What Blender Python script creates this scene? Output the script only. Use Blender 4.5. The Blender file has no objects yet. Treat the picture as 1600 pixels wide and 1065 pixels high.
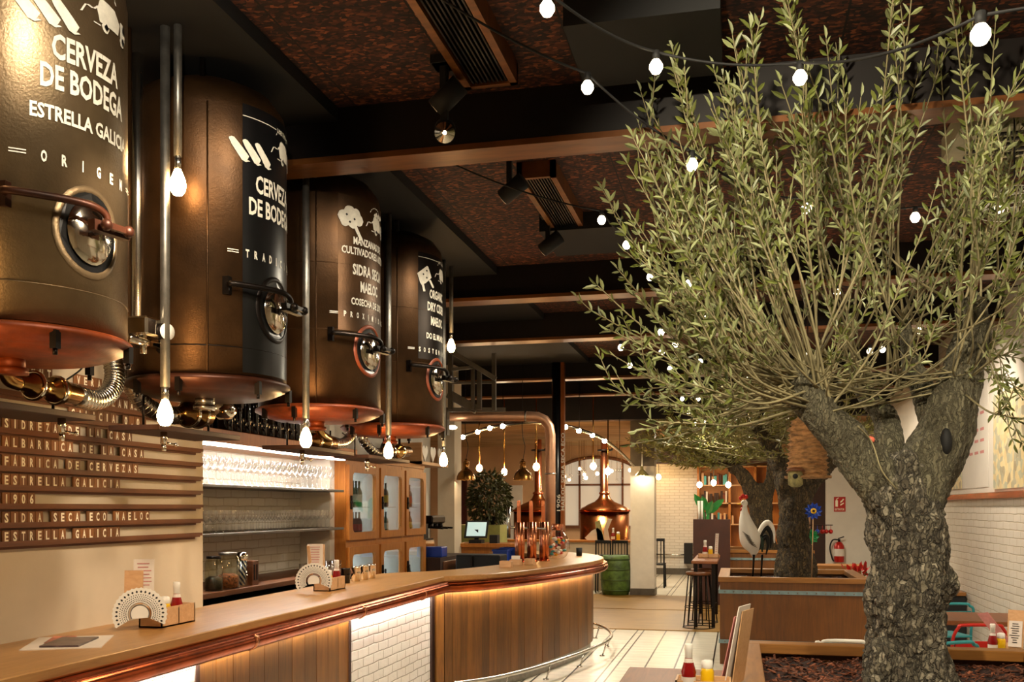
import bpy, bmesh, math, random
from mathutils import Vector, Matrix, Euler
import mathutils.noise as mn
random.seed(7)
PI = math.pi
S = bpy.context.scene
C = S.collection

# ------------------------------------------------------------------ camera, world, exposure
F, CX, HZ, EYE = 1500.0, 800.0, 793.0, 1.7
TH = math.atan(355.0/1500.0)
ct, st = math.cos(TH), math.sin(TH)
cam_d = bpy.data.cameras.new('camera'); cam = bpy.data.objects.new('camera', cam_d); C.objects.link(cam)
cam.location = (0, 0, EYE); cam.rotation_euler = (PI/2, 0, TH)
cam_d.sensor_width = 36; cam_d.lens = 36*F/1600; cam_d.shift_y = (HZ-532.5)/1600
cam_d.clip_start = 0.05
S.camera = cam
S.view_settings.view_transform = 'Standard'
S.view_settings.look = 'None'
S.view_settings.gamma = 1
S.view_settings.use_curve_mapping = False
S.view_settings.exposure = 0.5
w = bpy.data.worlds.new('world'); S.world = w; w.use_nodes = True
w.node_tree.nodes['Background'].inputs[0].default_value = (1, .72, .45, 1)
w.node_tree.nodes['Background'].inputs[1].default_value = 0.012

def lamp(kind, loc, power, col=(1, .74, .47), aim=None, size=.2, angle=60, blend=.6, sy=None):
    d = bpy.data.lights.new('lamp_light', kind); d.energy = power; d.color = col
    if kind == 'SPOT':
        d.spot_size = math.radians(angle); d.spot_blend = blend; d.shadow_soft_size = size
    elif kind == 'AREA':
        d.size = size
        if sy: d.shape = 'RECTANGLE'; d.size_y = sy
    else: d.shadow_soft_size = size
    o = bpy.data.objects.new('lamp_light', d); C.objects.link(o); o.location = loc
    if aim is not None:
        o.rotation_euler = (Vector(aim)-Vector(loc)).to_track_quat('-Z', 'Y').to_euler()
    return o
WARM = (1, .70, .42); NEUT = (1, .87, .65)
# soft fill areas added under the ceiling, spots on the trees and walls
for (x, y, p) in [(-1.0, 2.2, 32), (-.9, 6.6, 40), (-.8, 11.8, 66), (.4, 15.5, 85), (-3.0, 19.8, 170), (-1.2, 22, 150), (-5.5, 19.5, 150)]:
    lamp('AREA', (x, y, 3.35), p, NEUT, aim=(x, y, 0), size=.5)
lamp('SPOT', (-.3, 1.6, 3.6), 330, (1, .87, .64), aim=(.9, 4.6, 2.4), size=.06, angle=75)
lamp('SPOT', (1.6, 2.2, 3.6), 170, (1, .87, .64), aim=(.9, 4.8, 1.6), size=.06, angle=75)
lamp('SPOT', (1.0, 8.2, 3.6), 55, (1, .85, .6), aim=(.6, 11.4, 1.5), size=.06, angle=70)
for y in (6.2, 9.5, 13.5):
    lamp('SPOT', (1.5, y, 3.6), 210, (1, .84, .66), aim=(2.5, y+1.2, 1.3), size=.08, angle=95, blend=1)
# track spots that wash the tanks and the menu board
for (a, b, p) in [((-1.05, 1.5, 3.5), (-2.2, 2.85, 3.35), 170), ((-.95, 3.0, 3.5), (-2.2, 4.2, 2.95), 85), ((-.95, 4.3, 3.4), (-2.2, 5.4, 2.9), 70), ((-.95, 5.6, 3.4), (-2.2, 6.7, 2.9), 70)]:
    lamp('SPOT', a, p, (1, .86, .68), aim=b, size=.04, angle=48, blend=.8)
for (a, b, p) in [((-1.6, 2.6, 2.9), (-3.16, 4.2, 1.8), 110), ((-1.7, 4.9, 3.0), (-3.16, 5.0, 1.6), 45)]:
    lamp('SPOT', a, p, (1, .80, .58), aim=b, size=.05, angle=70, blend=1)

# ------------------------------------------------------------------ geometry helpers
def at(px, py, X=None, Y=None, Z=None, d=None):
    k = (px-CX)/F; v = (HZ-py)/F
    D = Vector((ct*k - st, st*k + ct, v))
    if X is not None: t = X/D.x
    elif Y is not None: t = Y/D.y
    elif Z is not None: t = (Z-EYE)/D.z
    else: t = d
    return Vector((0, 0, EYE)) + D*t
def YX(px, X): return at(px, HZ, X=X).y
def XY(px, Y): return at(px, HZ, Y=Y).x
def ZX(px, py, X): return at(px, py, X=X).z

class MB:
    def __init__(s): s.v = []; s.f = []; s.m = []; s.t = []; s.mi = 0; s.tint = 0.0; s.sm = []; s.smooth = False
    def add(s, vs, fs, smooth=None):
        n = len(s.v); s.v.extend([Vector(p) for p in vs])
        for f in fs:
            s.f.append([n+i for i in f]); s.m.append(s.mi); s.t.append(s.tint); s.sm.append(s.smooth if smooth is None else smooth)
    def box(s, lo, hi, rot=0, piv=None, bev=0):
        x0, y0, z0 = [min(a, b) for a, b in zip(lo, hi)]; x1, y1, z1 = [max(a, b) for a, b in zip(lo, hi)]
        if bev:
            b = min(bev, (x1-x0)/2.1, (y1-y0)/2.1, (z1-z0)/2.1)
            bm = bmesh.new(); bmesh.ops.create_cube(bm, size=1)
            for q in bm.verts: q.co = Vector(((x0+x1)/2+q.co.x*(x1-x0), (y0+y1)/2+q.co.y*(y1-y0), (z0+z1)/2+q.co.z*(z1-z0)))
            bmesh.ops.bevel(bm, geom=bm.edges[:], offset=b, segments=1, affect='EDGES')
            bm.verts.index_update()
            vs = [q.co.copy() for q in bm.verts]; fs = [[q.index for q in f.verts] for f in bm.faces]; bm.free()
        else:
            vs = [Vector(p) for p in [(x0, y0, z0), (x1, y0, z0), (x1, y1, z0), (x0, y1, z0), (x0, y0, z1), (x1, y0, z1), (x1, y1, z1), (x0, y1, z1)]]
            fs = [(0, 3, 2, 1), (4, 5, 6, 7), (0, 1, 5, 4), (1, 2, 6, 5), (2, 3, 7, 6), (3, 0, 4, 7)]
        if rot:
            p = Vector(piv) if piv else Vector(((x0+x1)/2, (y0+y1)/2, 0)); R = Matrix.Rotation(rot, 3, 'Z')
            vs = [R @ (q-p)+p for q in vs]
        s.add(vs, fs, False); return s
    def bar(s, a, b, wdt, hgt):
        a = Vector(a); b = Vector(b); d = (b-a).normalized()
        up = Vector((0, 0, 1)) if abs(d.z) < .95 else Vector((0, 1, 0))
        r = d.cross(up).normalized(); u = r.cross(d)
        vs = [q+r*i*wdt/2+u*j*hgt/2 for q in (a, b) for (i, j) in ((-1, -1), (1, -1), (1, 1), (-1, 1))]
        s.add(vs, [(0, 1, 2, 3), (7, 6, 5, 4), (0, 4, 5, 1), (1, 5, 6, 2), (2, 6, 7, 3), (3, 7, 4, 0)], False); return s
    def tube(s, pts, r, n=10, closed=False, caps=True):
        pts = [Vector(p) for p in pts]; N = len(pts)
        rs = r if isinstance(r, (list, tuple)) else [r]*N
        vs = []; fs = []; ref = None
        for i, p in enumerate(pts):
            if closed: d = pts[(i+1) % N]-pts[i-1]
            else: d = pts[min(i+1, N-1)]-pts[max(i-1, 0)]
            if d.length < 1e-9: d = Vector((0, 0, 1))
            d.normalize()
            if ref is None:
                ref = d.cross(Vector((0, 0, 1)) if abs(d.z) < .9 else Vector((1, 0, 0))).normalized()
            else:
                ref = ref-d*ref.dot(d)
                ref = ref.normalized() if ref.length > 1e-6 else d.orthogonal().normalized()
            q = d.cross(ref)
            for k in range(n):
                a = 2*PI*k/n; vs.append(p+(ref*math.cos(a)+q*math.sin(a))*rs[i])
        for i in range(N if closed else N-1):
            j = (i+1) % N
            for k in range(n):
                k2 = (k+1) % n; fs.append((i*n+k, i*n+k2, j*n+k2, j*n+k))
        if caps and not closed:
            fs.append(tuple(reversed(range(n)))); fs.append(tuple(range((N-1)*n, N*n)))
        s.add(vs, fs, True); return s
    def cyl(s, a, b, r, r2=None, n=16): return s.tube([a, b], [r, r if r2 is None else r2], n)
    def lathe(s, prof, c=(0, 0, 0), n=24, axis='Z', M=None, cap=True, smooth=True):
        c = Vector(c); vs = []; fs = []
        for (r, h) in prof:
            for k in range(n):
                a = 2*PI*k/n; p = Vector((r*math.cos(a), r*math.sin(a), h))
                if M: p = M @ p
                vs.append(p+c)
        for i in range(len(prof)-1):
            for k in range(n):
                k2 = (k+1) % n; fs.append((i*n+k, i*n+k2, (i+1)*n+k2, (i+1)*n+k))
        if cap:
            if prof[0][0] > 1e-5: fs.append(tuple(reversed(range(n))))
            if prof[-1][0] > 1e-5: fs.append(tuple(range((len(prof)-1)*n, len(prof)*n)))
        s.add(vs, fs, smooth); return s
    def ball(s, c, r, n=12, sc=(1, 1, 1)):
        m = n//2+1
        prof = [(max(1e-4, math.sin(PI*i/m)), -math.cos(PI*i/m)) for i in range(m+1)]
        M = Matrix.Diagonal((r*sc[0], r*sc[1], r*sc[2]))
        return s.lathe(prof, c, n, M=M, cap=False)
    def sweep(s, prof, path, smooth=False):
        N = len(path); P = [Vector((p[0], p[1])) for p in path]; vs = []; fs = []; m = len(prof)
        for i in range(N):
            d0 = (P[i]-P[i-1]).normalized() if i else (P[1]-P[0]).normalized()
            d1 = (P[i+1]-P[i]).normalized() if i < N-1 else d0
            n0 = Vector((d0.y, -d0.x)); n1 = Vector((d1.y, -d1.x)); n = (n0+n1).normalized(); k = 1/max(.4, n.dot(n0))
            for (o, z) in prof:
                q = P[i]+n*o*k; vs.append((q.x, q.y, z))
        for i in range(N-1):
            for j in range(m):
                j2 = (j+1) % m; fs.append((i*m+j, (i+1)*m+j, (i+1)*m+j2, i*m+j2))
        fs.append(tuple(range(m))); fs.append(tuple(reversed(range((N-1)*m, N*m))))
        s.add(vs, fs, smooth); return s
    def prism(s, poly, o, u, v, depth):
        o = Vector(o); u = Vector(u); v = Vector(v); nn = u.cross(v).normalized()*depth; m = len(poly)
        vs = [o+u*p[0]+v*p[1] for p in poly]; vs += [q+nn for q in vs]
        fs = [tuple(reversed(range(m))), tuple(range(m, 2*m))]+[(i, (i+1) % m, m+(i+1) % m, m+i) for i in range(m)]
        s.add(vs, fs, False); return s
    def build(s, name, mat, parent=None, off=None):
        me = bpy.data.meshes.new(name)
        L = Vector((0, 0, 0)); p = parent
        while p is not None: L += p.location; p = p.parent
        o = bpy.data.objects.new(name, me)
        if parent is None and s.v:
            xs = [q.x for q in s.v]; ys = [q.y for q in s.v]; zs = [q.z for q in s.v]
            L = Vector(((min(xs)+max(xs))/2, (min(ys)+max(ys))/2, min(zs))); o.location = L
        me.from_pydata([tuple(q-L) for q in s.v], [], s.f)
        for m_ in (mat if isinstance(mat, (list, tuple)) else [mat]): me.materials.append(m_)
        me.polygons.foreach_set('material_index', s.m); me.polygons.foreach_set('use_smooth', s.sm)
        if any(s.t):
            a = me.attributes.new('tint', 'FLOAT', 'FACE'); a.data.foreach_set('value', s.t)
        me.update(); C.objects.link(o)
        if parent: o.parent = parent
        return o
def tag(o, label, cat, group=None, kind=None):
    o['label'] = label; o['category'] = cat
    if group: o['group'] = group
    if kind: o['kind'] = kind
    return o
def struct(o): o['kind'] = 'structure'; return o
def thing(name, label, cat, loc=(0, 0, 0), group=None):
    o = bpy.data.objects.new(name, None); C.objects.link(o); o.location = loc; o.empty_display_size = .1
    return tag(o, label, cat, group)
def dup(root, loc, label=None, rz=None, scale=None, parent=None):
    c = root.copy(); C.objects.link(c)
    if parent: c.parent = parent
    if loc is not None: c.location = loc
    if label: c['label'] = label
    if rz is not None: c.rotation_euler = (0, 0, rz)
    if scale: c.scale = (scale,)*3
    for ch in list(root.children): dup(ch, None, parent=c)
    return c
def crom(pts, n=8):
    P = [Vector(p) for p in pts]; P = [P[0]*2-P[1]]+P+[P[-1]*2-P[-2]]; out = []
    for i in range(1, len(P)-2):
        for k in range(n):
            t = k/n; a, b, c_, d = P[i-1:i+3]
            out.append(.5*((2*b)+(c_-a)*t+(2*a-5*b+4*c_-d)*t*t+(3*b-a-3*c_+d)*t**3))
    out.append(P[-2]); return out

# ------------------------------------------------------------------ materials
def srgb(h):
    h = h.lstrip('#'); r = [int(h[i:i+2], 16)/255 for i in (0, 2, 4)]
    return tuple(x/12.92 if x < .04045 else ((x+.055)/1.055)**2.4 for x in r)+(1,)
class NT:
    def __init__(s, name):
        s.m = bpy.data.materials.new(name); s.m.use_nodes = True; s.t = s.m.node_tree; s.n = s.t.nodes
        s.b = s.n['Principled BSDF']; s.out = s.n['Material Output']; s.tc = None
    def new(s, k, **kw):
        q = s.n.new(k)
        for a, v in kw.items(): setattr(q, a, v)
        return q
    def L(s, a, b): s.t.links.new(a, b)
    def co(s, scale=(1, 1, 1), rot=(0, 0, 0), kind='Object'):
        if s.tc is None: s.tc = s.new('ShaderNodeTexCoord')
        m = s.new('ShaderNodeMapping'); m.inputs['Scale'].default_value = scale; m.inputs['Rotation'].default_value = rot
        s.L(s.tc.outputs[kind], m.inputs[0]); return m.outputs[0]
    def noise(s, vec, scale, detail=4, rough=.6, dist=0):
        q = s.new('ShaderNodeTexNoise'); q.inputs['Scale'].default_value = scale; q.inputs['Detail'].default_value = detail
        q.inputs['Roughness'].default_value = rough; q.inputs['Distortion'].default_value = dist; s.L(vec, q.inputs['Vector']); return q.outputs['Fac']
    def ramp(s, fac, stops):
        q = s.new('ShaderNodeValToRGB'); e = q.color_ramp.elements
        while len(e) < len(stops): e.new(.5)
        for i, (p, c) in enumerate(stops): e[i].position = p; e[i].color = c if len(c) == 4 else tuple(c)+(1,)
        s.L(fac, q.inputs[0]); return q.outputs[0]
    def math(s, op, a, b=None, c=None):
        q = s.new('ShaderNodeMath', operation=op)
        for i, v in enumerate((a, b, c)):
            if v is None: continue
            if isinstance(v, (int, float)): q.inputs[i].default_value = v
            else: s.L(v, q.inputs[i])
        return q.outputs[0]
    def mix(s, f, a, b, mode='MIX'):
        q = s.new('ShaderNodeMix', data_type='RGBA', blend_type=mode)
        for i, v in ((0, f), (6, a), (7, b)):
            if isinstance(v, (int, float)): q.inputs[i].default_value = v
            elif isinstance(v, tuple): q.inputs[i].default_value = v if len(v) == 4 else v+(1,)
            else: s.L(v, q.inputs[i])
        return q.outputs[2]
    def tint(s, col, k=.55):
        a = s.new('ShaderNodeAttribute', attribute_name='tint'); f = s.math('MULTIPLY_ADD', a.outputs['Fac'], k, 1.0)
        c = s.new('ShaderNodeCombineColor'); [s.L(f, c.inputs[i]) for i in range(3)]
        return s.mix(1.0, col, c.outputs[0], 'MULTIPLY')
    def bump(s, h, strength=.3, dist=.01):
        q = s.new('ShaderNodeBump'); q.inputs['Strength'].default_value = strength; q.inputs['Distance'].default_value = dist
        s.L(h, q.inputs['Height']); s.L(q.outputs[0], s.b.inputs['Normal']); return q
    def set(s, col=None, rough=None, metal=None, **kw):
        for k, v in (('Base Color', col), ('Roughness', rough), ('Metallic', metal)):
            if v is None: continue
            if isinstance(v, (int, float, tuple)): s.b.inputs[k].default_value = v
            else: s.L(v, s.b.inputs[k])
        for k, v in kw.items(): s.b.inputs[k].default_value = v
        return s.m
def M(name, hexc, rough=.5, metal=0, var=.15, vs=6, bump=0, bs=40, vec=(1, 1, 1)):
    t = NT(name); c = srgb(hexc); d = tuple(x*(1-var*1.6) for x in c[:3])+(1,); e = tuple(min(1, x*(1+var)) for x in c[:3])+(1,)
    col = t.tint(t.ramp(t.noise(t.co(vec), vs), [(.3, d), (.7, e)]))
    t.set(col, rough, metal)
    if bump: t.bump(t.noise(t.co(vec), bs), bump)
    return t.m
def wood(name, h1, h2, axis='Z', rough=.45, sc=1.0):
    t = NT(name); k = {'X': (1.2, 16, 16), 'Y': (16, 1.2, 16), 'Z': (16, 16, 1.2)}[axis]; v = t.co(tuple(q*sc for q in k))
    n = t.noise(v, 2.0, 6, .65, 1.2)
    n2 = t.noise(t.co((1.5, 1.5, 1.5)), 1.2)
    c = t.ramp(n, [(.28, srgb(h1)), (.72, srgb(h2))])
    c = t.mix(.35, c, t.ramp(n2, [(.3, srgb(h1)), (.7, srgb(h2))]))
    t.set(t.tint(c), rough); t.bump(n, .15, .004); return t.m
def emit(name, col, s):
    t = NT(name); t.set(col, .5); t.b.inputs['Emission Color'].default_value = col; t.b.inputs['Emission Strength'].default_value = s; return t.m
def glass(name, col=(1, 1, 1, 1), a=.82, rough=.03):
    t = NT(name); tr = t.new('ShaderNodeBsdfTransparent'); tr.inputs[0].default_value = col
    gl = t.new('ShaderNodeBsdfGlossy'); gl.inputs['Roughness'].default_value = rough
    fr = t.new('ShaderNodeLayerWeight'); fr.inputs[0].default_value = .5
    f = t.math('MULTIPLY_ADD', t.math('POWER', fr.outputs['Facing'], 2.5), .8, .09)
    mx = t.new('ShaderNodeMixShader'); t.L(f, mx.inputs[0]); t.L(tr.outputs[0], mx.inputs[1]); t.L(gl.outputs[0], mx.inputs[2])
    t.L(mx.outputs[0], t.out.inputs[0]); return t.m
def brick(name, axis, h, mort, bw=.24, bh=.075, strength=.55):
    t = NT(name); sx = t.new('ShaderNodeSeparateXYZ'); t.L(t.co(), sx.inputs[0]); cb = t.new('ShaderNodeCombineXYZ')
    t.L(sx.outputs[1 if axis == 'X' else 0], cb.inputs[0]); t.L(sx.outputs[2], cb.inputs[1])
    nz = t.noise(t.co(), 7, 3); 
    b = t.new('ShaderNodeTexBrick'); b.inputs['Scale'].default_value = 1; b.inputs['Brick Width'].default_value = bw; b.inputs['Row Height'].default_value = bh
    b.inputs['Mortar Size'].default_value = .006; b.inputs['Mortar Smooth'].default_value = .6
    ad = t.new('ShaderNodeVectorMath', operation='MULTIPLY_ADD')
    nn = t.new('ShaderNodeTexNoise'); nn.inputs['Scale'].default_value = 5; t.L(t.co(), nn.inputs['Vector'])
    t.L(nn.outputs['Color'], ad.inputs[0]); ad.inputs[1].default_value = (.012, .02, 0); t.L(cb.outputs[0], ad.inputs[2]); t.L(ad.outputs[0], b.inputs['Vector'])
    b.inputs['Color1'].default_value = srgb(h); b.inputs['Color2'].default_value = tuple(x*.93 for x in srgb(h)[:3])+(1,); b.inputs['Mortar'].default_value = srgb(mort)
    t.set(b.outputs['Color'], .6)
    hgt = t.math('ADD', t.math('MULTIPLY', b.outputs['Fac'], -1.0), t.math('MULTIPLY', nz, .5))
    t.bump(hgt, strength, .012); return t.m

m_plaster = M('plaster_cream', '#cdbfa8', .8, var=.07, vs=1.5, bump=.35, bs=7)
m_plaster_w = M('plaster_white', '#d8d2c6', .8, var=.05, vs=2, bump=.2, bs=12)
m_orange_wall = M('ochre_plaster', '#caa37c', .85, var=.1, vs=.8, bump=.1)
m_brickX = brick('white_brick_side', 'X', '#cfc8bb', '#b3a690')
m_brickY = brick('white_brick_back', 'Y', '#d6d0c4', '#b5ab98')
m_brickbar = brick('white_brick_bar', 'X', '#e9e6e0', '#b9b3a8', .2, .07, .9)
m_oak = wood('oak_top', '#966838', '#c49456', 'Y', .32)
m_oak2 = wood('oak_cabinet', '#8f5119', '#bd792f', 'Z', .4)
m_plank = wood('plank_panel', '#4c2c0f', '#85571f', 'Z', .42)
m_planter = wood('planter_wood', '#4a290c', '#784816', 'Z', .45, .7)
m_planter_rim = wood('planter_rim_wood', '#6e4218', '#a06c2e', 'Y', .45)
m_planter_rimx = wood('planter_rim_wood_cross', '#6e4218', '#a06c2e', 'X', .45)
m_rail = wood('rail_wood', '#4c2810', '#7c4820', 'Y', .5)
m_tile = wood('tile_wood', '#5f3716', '#935c2a', 'Z', .5, 2)
m_dark = wood('dark_wood', '#24110a', '#40210f', 'Y', .7)
m_lightwood = wood('light_wood', '#b98a5a', '#dcb184', 'X', .5)
m_floorwood = wood('floor_wood', '#6e5022', '#a17a3a', 'X', .4, .5)
m_copper = M('copper', '#b5562c', .2, 1, var=.3, vs=5, bump=.03, bs=12)
m_copperb = M('copper_bright', '#e08f66', .26, 1, var=.12, vs=8)
m_kettle = M('kettle_copper', '#ab6a3c', .24, 1, var=.25, vs=3)
m_bronze = M('aged_bronze', '#46301a', .42, .75, var=.35, vs=3, bump=.12, bs=90)
m_tank1 = M('tank_grey_bronze', '#75634a', .36, .8, var=.3, vs=2.2, bump=.15, bs=110)
m_black = M('black_paint', '#0d0d0e', .3, .1, var=.3, vs=4)
m_blackm = M('black_matte', '#050404', .75, 0, var=.2)
m_rust = M('rusty_orange', '#7a3206', .5, .3, var=.4, vs=6, bump=.1, bs=50)
m_rustd = M('dark_rust', '#3c1c0c', .45, .5, var=.4, vs=8)
m_steel = M('steel', '#c9c6bd', .25, 1, var=.1, vs=20)
m_steelb = M('brushed_steel', '#8f8c84', .42, .9, var=.15, vs=20)
m_chrome = M('chrome', '#e6ddcc', .1, 1, var=.1)
m_brass = M('brass', '#b48a50', .22, 1, var=.2, vs=12)
m_lampbrass = M('lamp_brass', '#9a6a34', .25, .9, var=.2, vs=8)
m_darkmetal = M('dark_metal', '#1d1713', .4, .8, var=.2)
m_white = M('white_paint', '#e4e0d6', .55, 0, var=.04)
m_ink = M('lettering_white', '#cfcab9', .5, 0, var=.1, vs=30)
m_letter = M('letter_cream', '#fff3da', .6, 0, var=.03)
m_red = M('red_plastic', '#8e0f10', .25, 0, var=.1)
m_redm = M('red_metal', '#b01c12', .3, .2, var=.1)
m_yellow = M('yellow_plastic', '#e8b70c', .3, 0, var=.05)
m_blue = M('blue_plastic', '#1440a8', .35, 0, var=.1)
m_teal = M('teal_metal', '#2f8f96', .35, .2, var=.1)
m_green = M('green_barrel', '#4e6a2c', .5, .1, var=.4, vs=9, bump=.1)
m_greyblue = M('galvanised_band', '#8ba3a8', .4, .6, var=.12, vs=14)
m_paper = M('paper', '#ddd2c6', .7, 0, var=.04)
m_pink = M('pink_print', '#c4817c', .7, 0, var=.1, vs=40)
m_beam_shade = M('beam_brown_shaded', '#120804', .5, .3, var=.3, vs=3)  # beam brown taken near black, shade put into the web colour
m_beam_lit = M('beam_brown_lit', '#7a4a22', .34, .45, var=.3, vs=2.5, vec=(1, 6, 1))  # same brown lightened, light from below put into the flange colour
m_greybeam = M('grey_beam', '#5d564b', .5, .3, var=.2, vs=5)
m_glass = glass('clear_glass'); m_amber = glass('tinted_glass', (.8, .9, .92, 1))
m_bottle = M('dark_bottle_glass', '#0b0504', .06, 0, var=.2)
m_gbottle = M('green_bottle_glass', '#1d4a2a', .08, 0, var=.2)
m_bbottle = M('brown_bottle_glass', '#33150a', .08, 0, var=.2)
m_bulb = emit('edison_bulb_glow', (1, .60, .24, 1), 80)
m_bulbc = emit('bulb_filament_glow', (1, .85, .6, 1), 60)
m_sbulb = emit('festoon_bulb_glow', (1, .84, .58, 1), 7)
m_led = emit('led_strip_glow', (1, .93, .80, 1), 60)
m_fridge = emit('fridge_light_glow', (.94, .97, 1, 1), 9)
m_screen = emit('screen_glow', (.45, .62, .62, 1), .5)
m_win = emit('window_daylight_glow', (.50, .42, .31, 1), .45)
m_reed = M('reed_mat', '#a8855a', .8, 0, var=.25, vs=2, bump=.5, bs=9, vec=(.3, 8, 4))
m_jar = glass('jar_glass', (.85, .85, .75, 1))

def chip_mat():
    t = NT('woodchip_ceiling'); v = t.new('ShaderNodeTexVoronoi'); v.inputs['Scale'].default_value = 42; t.L(t.co((1, 1.6, 1)), v.inputs['Vector'])
    sp = t.new('ShaderNodeSeparateColor'); t.L(v.outputs['Color'], sp.inputs[0])
    c = t.ramp(sp.outputs[0], [(0, srgb('#0d0402')), (.5, srgb('#331409')), (.85, srgb('#5a2a14')), (1, srgb('#8a4c28'))])
    sx = t.new('ShaderNodeSeparateXYZ'); t.L(t.co(), sx.inputs[0])
    ln = t.math('LESS_THAN', t.math('ABSOLUTE', t.math('SUBTRACT', t.math('FRACT', t.math('DIVIDE', sx.outputs[0], .6)), .5)), .008)
    c = t.mix(ln, c, srgb('#0e0502')); t.set(c, .8); t.bump(sp.outputs[1], .9, .012); return t.m
m_chip = chip_mat()
def floor_mat():
    t = NT('tiled_floor'); sx = t.new('ShaderNodeSeparateXYZ'); t.L(t.co(kind='Object'), sx.inputs[0]); X = sx.outputs[0]; Y = sx.outputs[1]
    def line(x0, p, w):
        fr = t.math('FRACT', t.math('DIVIDE', t.math('SUBTRACT', X, x0-p/2), p))
        return t.math('LESS_THAN', t.math('ABSOLUTE', t.math('SUBTRACT', fr, .5)), w/p/2)
    l = t.math('MAXIMUM', t.math('MAXIMUM', line(-.92, .70, .018), line(-.835, .70, .018)), line(-.53, .70, .018))
    fy = t.math('FRACT', t.math('DIVIDE', Y, .2)); j = t.math('LESS_THAN', t.math('ABSOLUTE', t.math('SUBTRACT', fy, .5)), .022)
    n = t.noise(t.co((1, 5, 1)), 3)
    c = t.ramp(n, [(.3, srgb('#b5b0a0')), (.7, srgb('#d2ccba'))])
    c = t.mix(t.math('MULTIPLY', j, .7), c, srgb('#6b6456')); c = t.mix(l, c, srgb('#15130f'))
    t.set(c, .3); t.bump(t.math('MAXIMUM', l, j), -.2, .004); return t.m
m_floor = floor_mat()
def bark_mat(name, h1, h2, h3, sc=1.0, plates=True):
    t = NT(name); v = t.new('ShaderNodeTexVoronoi', feature='DISTANCE_TO_EDGE'); v.inputs['Scale'].default_value = 34*sc
    nn = t.new('ShaderNodeTexNoise'); nn.inputs['Scale'].default_value = 14*sc; nn.inputs['Detail'].default_value = 8; t.L(t.co(), nn.inputs['Vector'])
    ad = t.new('ShaderNodeVectorMath', operation='MULTIPLY_ADD'); t.L(nn.outputs['Color'], ad.inputs[0]); ad.inputs[1].default_value = (.07, .07, .07)
    t.L(t.co((1.3, 1.3, .5 if plates else .12)), ad.inputs[2]); t.L(ad.outputs[0], v.inputs['Vector'])
    v2 = t.new('ShaderNodeTexVoronoi', feature='DISTANCE_TO_EDGE'); v2.inputs['Scale'].default_value = 13*sc; t.L(ad.outputs[0], v2.inputs['Vector'])
    e = t.ramp(v.outputs['Distance'], [(0, (0, 0, 0)), (.12, (1, 1, 1))]); e2 = t.ramp(v2.outputs['Distance'], [(0, (.15,)*3), (.10, (1, 1, 1))])
    big = t.noise(t.co((1, 1, .4)), 5*sc, 6); fine = t.noise(t.co(), 75*sc, 5, .7)
    col = t.ramp(big, [(.3, srgb(h2)), (.5, srgb('#5a5238')), (.68, srgb(h3))]); col = t.mix(t.math('MULTIPLY', fine, .8), col, srgb(h3)); col = t.mix(t.ramp(fine, [(.5, (0, 0, 0)), (.75, (.6, .6, .6))]), col, srgb('#2a2116'))
    v3 = t.new('ShaderNodeTexVoronoi'); v3.inputs['Scale'].default_value = 34*sc; t.L(ad.outputs[0], v3.inputs['Vector']); sp3 = t.new('ShaderNodeSeparateColor'); t.L(v3.outputs['Color'], sp3.inputs[0])
    col = t.mix(t.math('MULTIPLY', sp3.outputs[0], .75 if plates else .3), col, srgb('#33291e')); col = t.mix(t.math('MULTIPLY', t.math('GREATER_THAN', sp3.outputs[1], .8), .55), col, tuple(min(1, q*1.15) for q in srgb(h3)[:3]))
    ee = t.math('MULTIPLY', e, e2); col = t.mix(t.math('MULTIPLY_ADD', ee, .75 if plates else .45, .25 if plates else .55), srgb(h1), col)
    t.set(col, .75); t.bump(t.math('ADD', t.math('MULTIPLY', ee, 1.0), t.math('MULTIPLY', fine, .9)), .9, .02); return t.m
m_bark = bark_mat('olive_bark', '#0e0905', '#57493a', '#b3a992')
m_bark2 = bark_mat('olive_bark_dark', '#170f08', '#4a3822', '#75603c', .9)
m_limb = bark_mat('olive_limb_bark', '#2c2417', '#5e5840', '#8f896e', 1.3, False)
m_twig = M('olive_twig', '#8d8360', .7, 0, var=.25, vs=9)
def leaf_mat(name, top, under):
    t = NT(name); g = t.new('ShaderNodeNewGeometry')
    n = t.noise(t.co(), 5)
    c = t.mix(g.outputs['Backfacing'], srgb(top), srgb(under))
    c = t.tint(t.mix(t.math('MULTIPLY', n, .5), c, srgb('#7c7434')), .7)
    t.set(c, .45); t.b.inputs['Transmission Weight'].default_value = 0; return t.m
m_leaf = leaf_mat('olive_leaf', '#4f5d29', '#869066')
m_leaf2 = leaf_mat('olive_leaf_far', '#6b6a2a', '#8a8a50')
m_ficus = leaf_mat('ficus_leaf', '#16240e', '#2a3a1c')
m_soil = M('bark_chip_soil', '#2a130b', .9, 0, var=.5, vs=30, bump=1, bs=60)
m_chiplight = M('bark_chip', '#6e3b22', .75, 0, var=.4, vs=20)

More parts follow.
